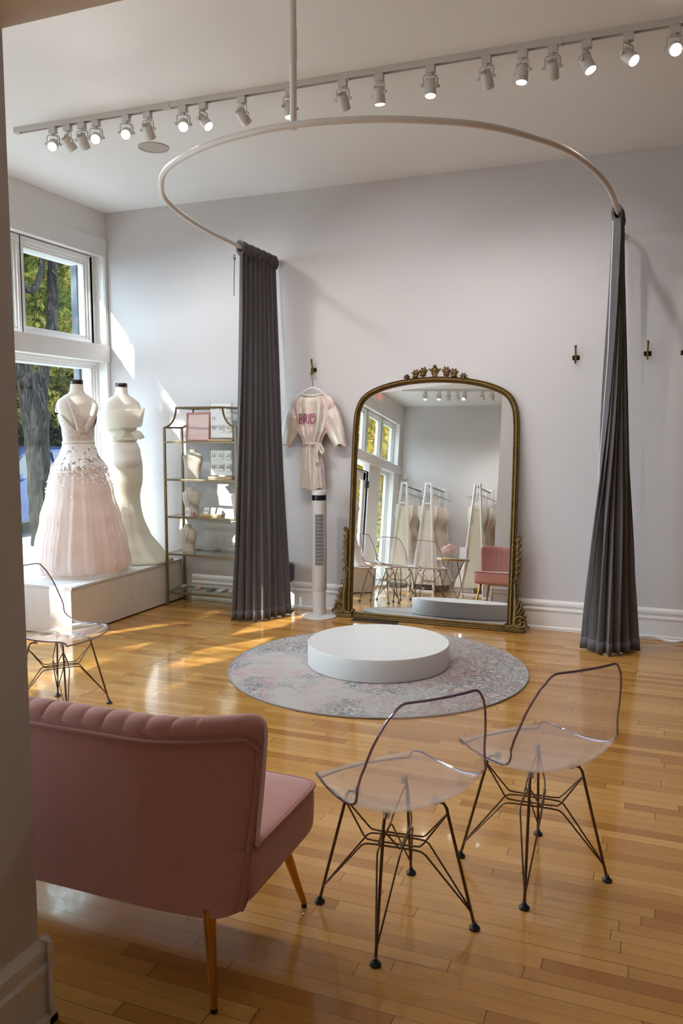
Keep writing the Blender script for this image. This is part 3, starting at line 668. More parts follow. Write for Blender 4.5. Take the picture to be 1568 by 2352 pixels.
tag(MB().lathe([(.001, -.004), (.092, -.004), (.094, -.008), (.112, -.008), (.114, 0), (.001, 0)], 40).build('ceiling_speaker', mat('perforated speaker grille', (186, 180, 174), .7, var=.12, vs=300), None, smooth=30, loc=(-3.522, 5.216, ZC)), 'round white speaker set into the ceiling left of the curtain rail', 'speaker')
# ------------------------------------------------------------------ wall hooks
def hook(label, x, z, rz=0):
    t = thing('coat_hook', label, 'hook', (x, YB, z), 0, 'brass wall hooks')
    pl_ = MB()
    for k in range(3): pl_.box(-.027, .027, -.0045, 0, -.018+.0005*k, .018)
    pl_.build('back_plate', m_hook, t, bevel=.003)
    MB().cyl((-.017, -.004, .0), (-.017, -.0065, .0), .004, n=8).cyl((.017, -.004, .0), (.017, -.0065, .0), .004, n=8).build('screw', m_shelfm, t)
    MB().tube([(0, -.004, 0), (0, -.022, .006), (0, -.040, .030), (0, -.050, .062), (0, -.056, .092)], [.009, .0085, .007, .0075, .0105], 10).build('upper_prong', m_hook, t)
    MB().tube([(0, -.004, -.002), (0, -.018, -.016), (0, -.030, -.034), (0, -.046, -.044), (0, -.060, -.036), (0, -.064, -.022)], [.009, .008, .007, .0065, .0065, .0085], 10).build('lower_prong', m_hook, t)
hook('aged brass wall hook between the mirror and the right curtain', -.618, 2.165)
hook('aged brass wall hook just right of the right curtain', -.098, 2.180)
hook('aged brass wall hook cut by the right edge of the photo', .158, 2.178)
hook('aged brass wall hook holding the shiny robe on its hanger', -2.832, 2.132)
# ------------------------------------------------------------------ robe on hanger
hg = thing('clothes_hanger', 'white hanger hooked on the brass hook above the robe', 'hanger', (-2.815, 6.50, 1.897))
HP = spline([(-.19, 0, -.022), (-.12, 0, .02), (-.05, 0, .062), (0, 0, .078), (.05, 0, .062), (.12, 0, .02), (.19, 0, -.022)], 30)
MB().tube(HP, .009, 8, flat=.6).build('shoulder_bar', m_trim, hg)
MB().tube([(.0, 0, .075), (.0, 0, .14), (-.008, .0, .162), (-.02, 0, .182), (-.016, 0, .205), (.002, 0, .213), (.012, 0, .20)], .0025, 6).build('wire_hook', m_silver, hg)
t = NT('iridescent sequin satin'); co = t.coord((1, 1, .35)); n1 = t.noise(co, 13, 4, .65, .6)
lw = t.n('LayerWeight'); lw.inputs[0].default_value = .4
colr = t.ramp(t.math('ADD', t.math('MULTIPLY', n1, .9), t.math('MULTIPLY', lw.outputs['Facing'], .35)), [(.36, srgb(226, 190, 196)), (.47, srgb(226, 214, 198)), (.58, srgb(236, 228, 218)), (.70, srgb(214, 176, 190)), (.82, srgb(190, 226, 216))])
b = t.bsdf(Base_Color=colr, Roughness=.3, Metallic=.35); b.inputs['Sheen Weight'].default_value = .4
b.inputs['Thin Film Thickness'].default_value = 420; b.inputs['Thin Film IOR'].default_value = 1.6
vv = t.n('TexVoronoi'); t.l(t.coord(), vv.inputs['Vector']); vv.inputs['Scale'].default_value = 240
t.l(t.bump(vv.outputs['Distance'], .5, .004), b.inputs['Normal']); m_robe = t.done(b.outputs[0])
m_robetxt = mat('rose sequin lettering', (150, 62, 92), .4, .2, var=.25, vs=120)
rb = thing('robe', 'short iridescent robe with BRID lettering hanging on the wall by the fan', 'robe', (-2.815, 6.495, 0))
def torso(u, v):
    # v: hem (0) .. shoulder (1); u runs right round the garment
    z = 1.095+v*.825; w = interp([(1.09, .125), (1.25, .112), (1.42, .094), (1.487, .084), (1.53, .10), (1.62, .150), (1.72, .190), (1.82, .212), (1.87, .20), (1.905, .15), (1.92, .09)], z)
    d = interp([(1.09, .042), (1.487, .034), (1.6, .045), (1.85, .04), (1.92, .012)], z)
    A = 2*pi*u; f = .011*sin(A*13+z*3)*(1-.7*max(0, (z-1.8)/.12)) + .006*sin(A*7+1+z*9)
    xs = .012 if z > 1.5 else 0.0
    return (w*math.copysign(abs(cos(A))**.8, cos(A))+xs*0, (d+f)*sin(A), z+.008*cos(A)*(v if v > .9 else 0)+(.01*sin(A*5) if v < .02 else 0))
MB().grid(torso, 96, 60, cu=True).build('robe_body', m_robe, rb, smooth=80)
for sg in (-1, 1):
    def slv(u, v, sg=sg):
        c0, c1 = Vector((sg*.140, 0, 1.815)), Vector((sg*.264, -.005, 1.475)); c = c0.lerp(c1, v); ax = (c1-c0).normalized(); pr = Vector((ax.z, 0, -ax.x))
        rw = interp([(0, .075), (.3, .092), (.6, .085), (1, .064)], v); rd = interp([(0, .018), (.3, .036), (1, .030)], v); A = 2*pi*u
        f = 1+.12*sin(A*4+v*5+sg)+.08*sin(A*7+v*3)
        p = c+pr*rw*cos(A)+Vector((0, rd*sin(A)*f, 0)); p.z += .015*v*sin(A*3)-.03*v*cos(A)*sg*-1*.5
        return tuple(p)
    MB().grid(slv, 40, 26, cu=True).build('sleeve', m_robe, rb, smooth=80)
MB().tube([(.088*cos(2*pi*i/40), -.001+.041*sin(2*pi*i/40), 1.487+.004*sin(6*pi*i/40)) for i in range(40)], .016, 8, closed=True, flat=.35).build('belt', m_robe, rb)
MB().tube(spline([(.075, -.045, 1.485), (.105, -.055, 1.47), (.125, -.055, 1.435), (.11, -.052, 1.41), (.088, -.05, 1.44), (.072, -.046, 1.478)], 20), .012, 8, flat=.4).tube(spline([(.07, -.046, 1.48), (.062, -.056, 1.43), (.06, -.056, 1.37), (.068, -.056, 1.33)], 12), .017, 8, flat=.3).build('belt_bow', m_robe, rb)
MB().tube(spline([(-.09, -.012, 1.917), (-.04, -.026, 1.907), (0, -.03, 1.903), (.04, -.026, 1.907), (.09, -.012, 1.917)], 20), .009, 8, flat=.5).build('neck_band', m_robe, rb)
text_mesh('lettering', 'BRID', .125, m_robetxt, rb, (-.028, -.054, 1.665), (R(90), 0, 0), .0015, .62)
# ------------------------------------------------------------------ tower fan
fn_ = thing('tower_fan', 'tall slim white tower fan standing left of the mirror', 'fan', (-2.682, 6.325, 0))
MB().lathe([(.001, 0), (.150, 0), (.153, .004), (.150, .010), (.06, .020), (.001, .021)], 56).build('base', m_plat, fn_)
MB().lathe([(.001, .018), (.056, .018), (.057, .022), (.057, .245), (.001, .245)], 40).build('pedestal', m_plat, fn_)
MB().lathe([(.001, .235), (.060, .236), (.063, .242), (.063, 1.012), (.001, 1.013)], 48).build('housing', m_plat, fn_)
MB().lathe([(.0625, 1.012), (.0625, 1.058)], 48).build('display_band', mat('glossy black display', (22, 24, 34), .15), fn_)
MB().lathe([(.063, 1.058), (.063, 1.088), (.058, 1.096), (.001, 1.097)], 48).build('top_cap', m_plat, fn_)
FA = math.atan2(-6.325, 2.682)
def gp(a, z, r=.064): return (r*cos(FA+a), r*sin(FA+a), z)
MB().grid(lambda u, v: gp((u-.5)*1.16, .455+v*.44, .0636), 16, 2).build('grille_slot', mat('dark grille opening', (40, 46, 66), .35, var=.4, vs=30), fn_)
gb = MB()
for k in range(15): gb.tube([gp(-.58+1.16*i/8, .455+.44*k/14, .0655) for i in range(9)], .0016, 5)
for k in range(12): gb.tube([gp(-.58+1.16*k/11, .455, .0648), gp(-.58+1.16*k/11, .895, .0648)], .0011, 5)
gb.build('grille', mat('pale grille bars', (200, 196, 190), .4), fn_)
tag(MB().tube(spline([(-2.53, 6.47, .012), (-2.555, 6.50, .03), (-2.52, 6.50, .006), (-2.46, 6.44, .006), (-2.40, 6.46, .006)], 24), .0035, 6).build('power_cord', mat('grey cord', (110, 108, 106), .5), None), 'thin grey cord on the floor between the tower fan and the mirror', 'cord')
tag(MB().tube(spline([(-.09, 6.50, .02), (.02, 6.515, .03), (.12, 6.49, .012), (.19, 6.46, .02), (.26, 6.50, .022), (.36, 6.51, .016), (.5, 6.50, .016)], 40), .012, 8, flat=.5).build('cable_cover', m_trim, None), 'white cable along the baseboard right of the right curtain', 'cable')
v = thing('floor_vent', 'black metal floor vent in the boards in front of the mirror', 'vent', (-2.17, 6.315, 0), R(-27)*0)
MB().box(-.20, .20, -.05, -.04, 0, .005).box(-.20, .20, .04, .05, 0, .005).box(-.20, -.19, -.04, .04, 0, .005).box(.19, .20, -.04, .04, 0, .005).build('rim', m_dark, v)
sl = MB()
for k in range(24): sl.box(-.188+k*.0162, -.180+k*.0162, -.04, .04, .0, .0035)
sl.box(-.19, .19, -.003, .003, 0, .004); sl.build('slats', m_dark, v, smooth=0)
st = thing('low_stool', 'low dark padded stool half hidden behind the left curtain', 'stool', (-3.075, 6.43, 0))
MB().lathe([(.001, .265), (.083, .265), (.098, .285), (.100, .40), (.088, .425), (.001, .43)], 40).build('seat', mat('dark grey vinyl', (66, 64, 66), .5), st)
MB().cyl((0, 0, .02), (0, 0, .27), .022).lathe([(.001, 0), (.09, 0), (.09, .012), (.02, .025)], 32).build('pedestal', m_dark, st)
# ------------------------------------------------------------------ window benches
def bench(label, y0, y1, joints):
    t = thing('display_bench', label, 'bench', (0, 0, 0), group='window display benches')
    MB().box(-4.98, -4.215, y0+.012, y1, .03, .366).build('carcass', m_lacq, t, smooth=0)
    MB().box(-4.98, -4.23, y0+.03, y1, 0, .03).build('plinth', m_dark, t, smooth=0)
    MB().box(-4.985, -4.195, y0, y1, .366, .388).build('top', m_plat, t, smooth=0, bevel=.002)
    ys = [y0+.004]+joints+[y1]
    for a, b in zip(ys, ys[1:]): MB().box(-4.215, -4.198, a+.0015, b-.0015, .012, .364).build('front_panel', m_lacq, t, smooth=0, bevel=.0015)
    MB().box(-4.98, -4.2, y0-.003, y0+.012, .012, .364).build('end_panel', m_lacq, t, smooth=0)
bench('long low white display bench under the window carrying two bridal gowns', 4.97, 6.54, [5.76])
bench('low white display bench seen in the mirror carrying one lace gown', .84, 2.50, [1.67])
# ------------------------------------------------------------------ dress forms and gowns
def torso_r(z):      # z above the bench: width and depth of the body, front bulge
    w = interp([(.80, .165), (.90, .178), (1.0, .165), (1.13, .122), (1.22, .128), (1.32, .152), (1.40, .180), (1.45, .172), (1.487, .125), (1.512, .078), (1.54, .056), (1.60, .052)], z)
    d = interp([(.80, .115), (.90, .125), (1.0, .112), (1.13, .086), (1.22, .096), (1.32, .118), (1.42, .098), (1.47, .080), (1.505, .062), (1.53, .054), (1.57, .050), (1.60, .050)], z)
    return w, d
def form_pt(A, z, k=1.0, add=0.0):
    w, d = torso_r(z); ca, sa = cos(A), sin(A)
    bust = .03*max(0, 1-abs(z-1.33)/.1)*max(0, sa)**1.5*(abs(ca)**.5+.3) if sa > 0 else 0
    hip = .03*max(0, 1-abs(z-.92)/.14)*max(0, -sa)
    return ((w*k+add)*ca, (d*k+add+bust+hip)*sa, z)
def dress_form(label, loc, rz, group, h):
    t = thing('dress_form', label, 'mannequin', loc, rz, group); dz = h
    MB().grid(lambda u, v: form_pt(2*pi*u, .86+v*.735), 48, 44, cu=True).build('torso', m_form, t, smooth=80, loc=(0, 0, dz))
    MB().lathe([(.001, 1.592), (.053, 1.592), (.054, 1.597), (.054, 1.622), (.050, 1.628), (.001, 1.630)], 28).build('neck_cap', m_cap, t, loc=(0, 0, dz))
    MB().cyl((0, 0, .012-dz), (0, 0, .9), .014, n=12).lathe([(.001, -dz), (.13, -dz), (.125, .012-dz), (.02, .02-dz)], 28).build('stand', m_cap, t, loc=(0, 0, dz))
    return t
m_tulle = fabric('blush tulle', (242, 226, 217), .8, .4, .05, 260, transl=.35, transp=.0)
m_tulle2 = fabric('sheer outer tulle', (246, 234, 230), .8, .4, .04, 260, transl=.4, transp=.52)
m_satin = fabric('ivory crepe', (240, 235, 220), .55, .3, .02, 300, transl=.28)
m_organza = fabric('ivory organza', (244, 240, 230), .5, .3, .02, 300, transl=.35, transp=.22)
m_lacebody = NT('beaded lace bodice'); _t = m_lacebody; _co = _t.coord(); _v = _t.n('TexVoronoi'); _t.l(_co, _v.inputs['Vector']); _v.inputs['Scale'].default_value = 90
_n = _t.noise(_co, 40, 4, .7); _c = _t.mix(_t.ramp(_t.math('ADD', _v.outputs['Distance'], _t.math('MULTIPLY', _n, .3)), [(.42, (0, 0, 0)), (.62, (1, 1, 1))]), srgb(240, 234, 230), srgb(208, 192, 184))
_b = _t.bsdf(Base_Color=_c, Roughness=.7); _b.inputs['Sheen Weight'].default_value = .3; _t.l(_t.bump(_v.outputs['Distance'], -.9, .012), _b.inputs['Normal']); m_lacebody = _t.done(_b.outputs[0])
m_applq = lace('floral lace applique', (232, 224, 220), .46, 1.14, 46, .60)
ZB = .388
g1 = (-4.57, 5.565, ZB); RZ1 = R(68)       # gowns face the street, backs to the room
dress_form('white dress form wearing the full blush tulle gown by the window', (g1[0], g1[1], ZB), RZ1, 'dress forms', 0.012)
gw = thing('ball_gown', 'full blush tulle ball gown with lace bodice and deep open back', 'wedding dress', g1, RZ1)
def bod_top(A, zv, zs, zf):
    sa = sin(A); b = max(0, -sa); a = abs(cos(A))
    return zs+(zv-zs)*max(0, (b-.25)/.75)**1.0 if sa < 0 else zs+(zf-zs)*max(0, sa)**2
def bodice(zv, zs, zf, zw=1.13):
    def fn(u, v):
        A = 2*pi*u; z = zw-.03+v*(bod_top(A, zv, zs, zf)-zw+.03); return form_pt(A, z, 1.0, .010)
    return fn
MB().grid(bodice(1.19, 1.345, 1.37), 72, 22, cu=True).build('bodice', m_lacebody, gw, smooth=80, solid=.003)
for sg in (-1, 1):
    def strap(u, v, sg=sg):
        # from the waist at the back, up over the shoulder, down to the bust
        P = spline([(sg*.012, -.098, 1.18), (sg*.055, -.125, 1.29), (sg*.098, -.118, 1.40), (sg*.112, -.06, 1.475), (sg*.112, .0, 1.485), (sg*.105, .075, 1.44), (sg*.085, .135, 1.36)], 24)
        i = u*24; k = min(int(i), 23); p = P[k].lerp(P[k+1], i-k); w = interp([(0, .045), (.3, .036), (.55, .016), (1, .045)], u)
        return (p.x+(v-.5)*2*w*(1 if u < .75 else 1), p.y-.004*cos((v-.5)*pi)+(.012*(abs(v-.5)*2)**2), p.z+sg*(v-.5)*w*.5)
    MB().grid(strap, 24, 5).build('strap', m_lacebody, gw, smooth=80, solid=.003)
MB().tube([form_pt(2*pi*i/60, 1.115, 1.0, .015) for i in range(60)], .010, 8, closed=True, flat=.5).build('waist_sash', m_satin, gw)
def skirt(tab, zt, zb, folds, amp, ph=0, cx=0, cy=0, el=1.0, tuck=.0):
    def fn(u, v):
        A = 2*pi*u; z = zt+(zb-zt)*v; r = interp(tab, v)
        if v > .97: r -= tuck*((v-.97)/.03)**2
        f = sin(folds*A+ph+1.3*sin(3*A+v*2))+.5*sin(folds*2.3*A+2*v+ph)
        rr = r*(1+amp*f*min(1, v*1.6)); w, d = torso_r(max(1.10, 1.13)); k = max(0, 1-v*5)
        return ((rr*(1-k)+(w+.012)*k)*cos(A)+cx*v, (rr*el*(1-k)+(d+.012)*k)*sin(A)+cy*v, z)
    return fn
BG = [(0, .128), (.08, .158), (.2, .20), (.4, .252), (.6, .30), (.8, .345), (.93, .365), (1, .350)]
MB().grid(skirt(BG, 1.12, .012, 13, .030, 0, tuck=.05), 168, 60, cu=True).build('skirt', m_tulle, gw, smooth=80)
BG2 = [(a, b+.016+.012*a) for a, b in BG]
MB().grid(skirt(BG2, 1.125, .03, 17, .034, 1.1, tuck=.03), 190, 50, cu=True).build('overskirt', m_tulle2, gw, smooth=80)
MB().grid(lambda u, v: skirt([(a, b+.028+.012*a) for a, b in BG], 1.13, .03, 17, .034, 1.1)(u, v*.62), 190, 40, cu=True).build('lace_applique', m_applq, gw, smooth=80)
# off-shoulder mermaid gown
g2 = (-4.60, 6.215, ZB); RZ2 = R(62)
dress_form('white dress form wearing the sleek ivory off-shoulder gown in the corner', g2, RZ2, 'dress forms', 0.02)
gm = thing('mermaid_gown', 'sleek ivory mermaid gown with off-shoulder band and short train', 'wedding dress', g2, RZ2)
def mer(u, v):
    A = 2*pi*u; z = 1.33-v*1.322
    w = interp([(0, .148), (.10, .128), (.15, .124), (.22, .14), (.33, .180), (.42, .178), (.55, .150), (.68, .155), (.80, .172), (.92, .205), (1, .228)], v)
    d = interp([(0, .108), (.15, .09), (.33, .135), (.42, .132), (.55, .115), (.8, .15), (.92, .19), (1, .215)], v)
    tr = max(0, (v-.55)/.45); b = max(0, cos(A+.91))     # train flows toward the room
    fl = 1+.05*tr*sin(9*A+1)+.03*tr*sin(17*A); k = .21*tr**2.2*b**1.2
    q = (A % (2*pi))
    return ((w*fl+k)*cos(A), (d*fl+k)*sin(A), z+.0*b)
MB().grid(mer, 120, 70, cu=True).build('dress_body', m_satin, gm, smooth=80, solid=.003)
MB().grid(lambda u, v: ((.225-.03*v+.012*sin(6*pi*u))*cos(2*pi*u), (.150-.022*v+.008*sin(8*pi*u+1))*sin(2*pi*u), 1.405-.165*v-.05*cos(2*pi*u)*(-1)*.6+.012*sin(4*pi*u)), 72, 14, cu=True).build('shoulder_band', m_organza, gm, smooth=80, solid=.003)
bw = MB()
for sg in (-1, 1):
    bw.grid(lambda u, v, sg=sg: (sg*(.03+.13*u)*1.0, -.115-.02*sin(pi*u)-.012*cos(2*pi*v), 1.20-.05*u+(.035*sin(pi*min(1, u*1.05))+.004)*cos(2*pi*v)), 12, 12, cv=True)
bw.build('back_bow', m_organza, gm, smooth=80)
MB().tube([(.134*cos(2*pi*i/60), .101*sin(2*pi*i/60), 1.135) for i in range(60)], .012, 8, closed=True, flat=.4).build('waistband', m_satin, gm)
# lace gown seen in the mirror
g3 = (-4.56, 1.22, ZB)
dress_form('white dress form on the bench reflected at the left of the mirror', g3, R(80), 'dress forms', 0.0)
gl3 = thing('lace_gown', 'fitted lace gown with a flared hem reflected at the left of the mirror', 'wedding dress', g3, R(80))
MB().grid(lambda u, v: (lambda q: (q[0], q[1], q[2]-.0))(mer(u, v)), 96, 60, cu=True).build('dress_body', m_lacebody, gl3, smooth=80, solid=.003)
for sg in (-1, 1): MB().tube([(sg*.10, -.10, 1.30), (sg*.11, -.08, 1.42), (sg*.105, 0, 1.485), (sg*.095, .08, 1.42), (sg*.085, .12, 1.32)], .011, 6, flat=.4).build('strap', m_lacebody, gl3)
# ------------------------------------------------------------------ brass and glass shelf unit
SF, SB, SL, SRR = 6.235, 6.525, -4.163, -3.43
su = thing('shelf_unit', 'brass framed glass shelf unit with a notched top by the window bench', 'shelf', (0, 0, 0))
for x in (SL, SRR):
    for y in (SF, SB): MB().box(x-.010, x+.010, y-.010, y+.010, 0, 1.635).build('post', m_shelfm, su, smooth=0, bevel=.0015)
for y in (SF, SB):
    L = [(SL, y, 1.632), (SL+.03, y, 1.640), (SL+.075, y, 1.668), (SL+.108, y, 1.715), (SL+.124, y, 1.765), (SL+.130, y, 1.806)]
    Rr = [(SL+SRR-x, yy, z) for x, yy, z in L[::-1]]
    MB().tube(spline(L, 16), .0095, 4, flat=1).tube([L[-1], Rr[0]], .0105, 4).tube(spline(Rr, 16), .0095, 4).build('top_rail', m_shelfm, su, smooth=0)
MB().box(SL+.12, SL+.14, SF, SB, 1.797, 1.813).box(SRR-.14, SRR-.12, SF, SB, 1.797, 1.813).box(SL-.008, SL+.008, SF, SB, 1.622, 1.638).box(SRR-.008, SRR+.008, SF, SB, 1.622, 1.638).build('cross_bar', m_shelfm, su, smooth=0)
SZ = [1.508, 1.168, .827, .485, .128]
for z in SZ:
    f = MB().box(SL, SRR, SF-.009, SF+.009, z-.017, z).box(SL, SRR, SB-.009, SB+.009, z-.017, z).box(SL-.008, SL+.008, SF, SB, z-.017, z).box(SRR-.008, SRR+.008, SF, SB, z-.017, z).build('shelf', m_shelfm, su, smooth=0, bevel=.001)
    MB().box(SL+.01, SRR-.01, SF+.01, SB-.01, z-.005, z+.001).build('glass_panel', m_shelfglass, f, smooth=0)
def px(x, y, Y): return at(x, y, Y)
# letter board
lb = thing('letter_board', 'pink framed letter board leaning on the top shelf beside the earring display', 'sign', (-3.915, 6.40, 1.51), R(4)); lb.rotation_euler[0] = R(-6)
MB().box(-.118, -.106, -.010, .010, 0, .258).box(.106, .118, -.010, .010, 0, .258).box(-.118, .118, -.010, .010, .246, .258).box(-.118, .118, -.010, .010, 0, .012).build('frame', mat('rose oak frame', (186, 128, 118), .5, var=.1, vs=30), lb, smooth=0, bevel=.001)
MB().box(-.107, .107, -.002, .006, .01, .248).build('felt', mat('dusty rose felt', (224, 196, 193), .95, bump=.4, bs=160, stretch=(.1, .1, 1)), lb, smooth=0)
m_wht = mat('white plastic letters', (246, 240, 238), .5)
for tx, x, z in (('LOVE', -.055, .205), ('LOOKS', .045, .205), ('GOOD', -.065, .168), ('ON', .012, .146), ('YOU', .06, .128)):
    text_mesh('letters', tx, .032, m_wht, lb, (x, -.004, z), (R(90), 0, 0), .001, .8)
dsh = MB().box(-.05, -.022, -.004, -.002, .104, .107).box(.012, .04, -.004, -.002, .104, .107)
for k in range(3): dsh.box(-.085+k*.024, -.073+k*.024, -.004, -.002, .066, .072)
dsh.build('dashes', m_wht, lb, smooth=0)
# earring displays
def card_proto():
    t = thing('earring_card', 'x', 'earring card'); MB().box(-.024, .024, -.0015, 0, 0, .064).build('card', m_card, t, smooth=0)
    for s in (-1, 1): MB().ball((s*.010, -.003, .042), .0035, 8, 6).ball((s*.010, -.003, .034), .0022, 6, 5, 1, 1, 2.2).ball((s*.010, -.003, .023), .0042, 8, 6, 1, .6, 1.5).build('earring', m_silver, t)
    return t
def board(label, x, y, z, w, h, rows, cols, cards):
    t = thing('display_board', label, 'display stand', (x, y, z), R(3), 'earring display boards')
    MB().box(-w/2, w/2, 0, .004, .03, h).build('panel', mat('white mesh panel', (228, 227, 226), .5), t, smooth=0)
    MB().box(-w/2-.01, w/2+.01, -.035, .04, 0, .016).build('wooden_foot', m_oak, t, bevel=.002)
    for s in (-1, 1): MB().cyl((s*w/2, .002, .015), (s*w/2, .002, h+.012), .0025, n=8).build('upright', m_silver, t)
cp = None
b1x = at(508, 960, 6.40).x
board('white earring display board standing beside the pink letter board', b1x, 6.40, 1.51, .215, .335, 3, 3, 0)
b2x = at(508, 1060, 6.42).x
board('white earring display board on the second shelf', b2x, 6.42, 1.17, .215, .255, 2, 3, 0)
rows = ['top', 'middle', 'bottom']; colsn = ['left', 'centre', 'right']
for r in range(3):
    for c in range(3):
        if r == 1 and c == 1: continue
        loc = (b1x-.076+c*.076, 6.394-.003*c+.004, 1.51+.262-r*.088+(0 if c != 1 else -.006)); lab = 'white earring card, %s row %s, on the upper display board' % (rows[r], colsn[c])
        if cp is None: cp = card_proto(); cp.location = loc; cp['label'] = lab; cp['group'] = 'earring cards'; cp.rotation_euler = (0, 0, R(3))
        else: dup(cp, None, loc, R(3), lab, 'earring cards')
for r in range(2):
    for c in range(3):
        dup(cp, None, (b2x-.076+c*.076, 6.414-.003*c+.004, 1.17+.178-r*.105), R(3), 'white earring card, %s row %s, on the second shelf board' % (['upper', 'lower'][r], colsn[c]), 'earring cards')
hx = at(487, 1175, 6.36).x
ho = thing('card_holder', 'pale wooden holder with three tilted earring cards on the middle shelf', 'display stand', (hx, 6.36, .828)); MB().box(-.115, .115, -.03, .03, 0, .020).build('block', m_oak, ho, bevel=.002)
for c in range(3):
    q = dup(cp, None, (hx-.07+c*.07, 6.36, .846), R(2), 'tilted white earring card, %s of the three in the wooden holder' % ['leftmost', 'middle', 'rightmost'][c], 'earring cards'); q.rotation_euler[0] = R(-28)
q = dup(cp, None, (at(430, 1172, 6.30).x, 6.30, .829), R(-4), 'white earring card with hoops leaning in front of the necklace bust', 'earring cards'); q.scale = (1.1, 1.1, 1.15)
rbx = thing('ring_box', 'small rose coloured box beside the hoop earring card', 'box', (at(443, 1178, 6.29).x, 6.29, .828)); MB().box(-.015, .015, -.014, .014, 0, .024).build('box_body', m_rose, rbx, bevel=.002); MB().box(-.0155, .0155, -.0145, .0145, .024, .034).build('lid', m_rose, rbx, bevel=.002)
def bust(label, px_, py0, Y, z, s, rz, chain):
    t = thing('necklace_bust', label, 'jewellery bust', (at(px_, py0, Y).x, Y, z), rz, 'necklace busts'); t.scale = (s, s, s)
    def fn(u, v):
        A = 2*pi*u; h = v*.25
        w = interp([(0, .062), (.05, .064), (.17, .086), (.195, .088), (.212, .060), (.225, .032), (.25, .028)], h); d = interp([(0, .030), (.12, .036), (.185, .034), (.215, .026), (.25, .025)], h)
        return (w*math.copysign(abs(cos(A))**.75, cos(A)), (d*math.copysign(abs(sin(A))**.9, sin(A)))+.012*(1-v), h)
    m_ = MB().grid(fn, 40, 36, cu=True); m_.add([fn(i/40, 1) for i in range(40)], [tuple(range(40))]); m_.build('bust_form', m_bust, t, smooth=60)
    if chain:
        c = MB().tube(spline([(-.032, -.022, .222), (-.026, -.030, .19), (-.010, -.033, .14), (0, -.033, .118), (.010, -.033, .14), (.026, -.030, .19), (.032, -.022, .222)], 30), .0009, 5); c.ball((0, -.035, .112), .0045, 8, 6, 1, .6, 1.4).ball((0, -.035, .085), .0035, 8, 6).build('necklace', m_silver, t)
bust('linen necklace bust on the second shelf beside the earring board', 444, 1095, 6.40, 1.169, 1.05, R(25), False)
bust('linen necklace bust with a fine chain on the middle shelf', 440, 1180, 6.42, .828, 1.02, R(10), True)
bust('linen necklace bust with a drop pendant on the shelf second from the floor', 432, 1265, 6.40, .486, 1.02, R(6), True)
bust('linen necklace bust on the middle shelf half hidden by the curtain', 548, 1180, 6.44, .828, .98, R(-14), True)
# flowers and small things on the lower shelves
def flower_ball(mb, c, r, n, size, rnd):
    for i in range(n):
        z = 1-2*(i+.5)/n; A = i*2.39996; rr = sqrt(1-z*z); d = Vector((rr*cos(A), rr*sin(A), z)); p = Vector(c)+d*r*rnd.uniform(.86, 1.05)
        u = d.orthogonal().normalized(); w = d.cross(u); s = size*rnd.uniform(.7, 1.2); a0 = rnd.uniform(0, 6)
        for k in range(4):
            a = a0+k*pi/2; e = u*cos(a)+w*sin(a); f = d.cross(e)
            mb.add([p, p+e*s*.6+f*s*.45+d*s*.25, p+e*s*1.1+d*s*.15, p+e*s*.6-f*s*.45+d*s*.25], [(0, 1, 2, 3)])
m_petalw = fabric('white petals', (246, 246, 238), .7, .2, .02, 200, transl=.3); m_petalp = fabric('blush petals', (244, 214, 212), .7, .2, .08, 200, transl=.3); m_leafg = fabric('fresh green leaf', (128, 160, 62), .55, .1, .15, 120, transl=.35)
rnd = random.Random(5)
def leaf3(mb, p, d, L, w):
    d = Vector(d).normalized(); s = d.cross(Vector((0, 0, 1))).normalized(); up = s.cross(d); p = Vector(p)
    mb.grid(lambda u, v: tuple(p+d*L*u+s*(v-.5)*2*w*sin(pi*(u*.92+.04))+up*(-.25*L*u*u+.25*abs(v-.5)*w)), 6, 4)
hy = thing('hydrangea', 'white hydrangea with green leaves on the shelf beside the curtain', 'flowers', (at(552, 1270, 6.30).x, 6.30, .487))
MB().lathe([(.001, 0), (.035, 0), (.040, .03), (.034, .07), (.030, .075), (.001, .07)], 24).build('vase', m_glass, hy)
m_ = MB(); flower_ball(m_, (0, 0, .135), .068, 110, .020, rnd); m_.ball((0, 0, .135), .06, 14, 10).build('blossom', m_petalw, hy, smooth=0)
m_ = MB()
for k in range(9): a = k*.7+2; leaf3(m_, (0, 0, .075+.01*(k % 4)), (cos(a), sin(a), .5-.2*(k % 3)), .115, .034)
m_.build('leaves', m_leafg, hy)
for k, (x, y, a) in enumerate([(455, 1262, .2), (478, 1260, 1.1), (500, 1264, 2.3)]):
    p = flr(x, y, .488); P = spline([(p.x+.03*cos(a+i*.9)+.012*sin(i*2.1), p.y+.022*sin(a+i*.9), .489+.0015*(i % 2)) for i in range(7)], 30)
    tag(MB().tube(P, .0022, 5).ball(tuple(P[0]), .006, 8, 6).ball(tuple(P[-1]), .005, 8, 6).build('bracelet', m_silver, None), 'thin bracelet lying on the second shelf from the floor, %s of three' % ['leftmost', 'middle', 'rightmost'][k], 'bracelet', 'bracelets on the glass shelf')
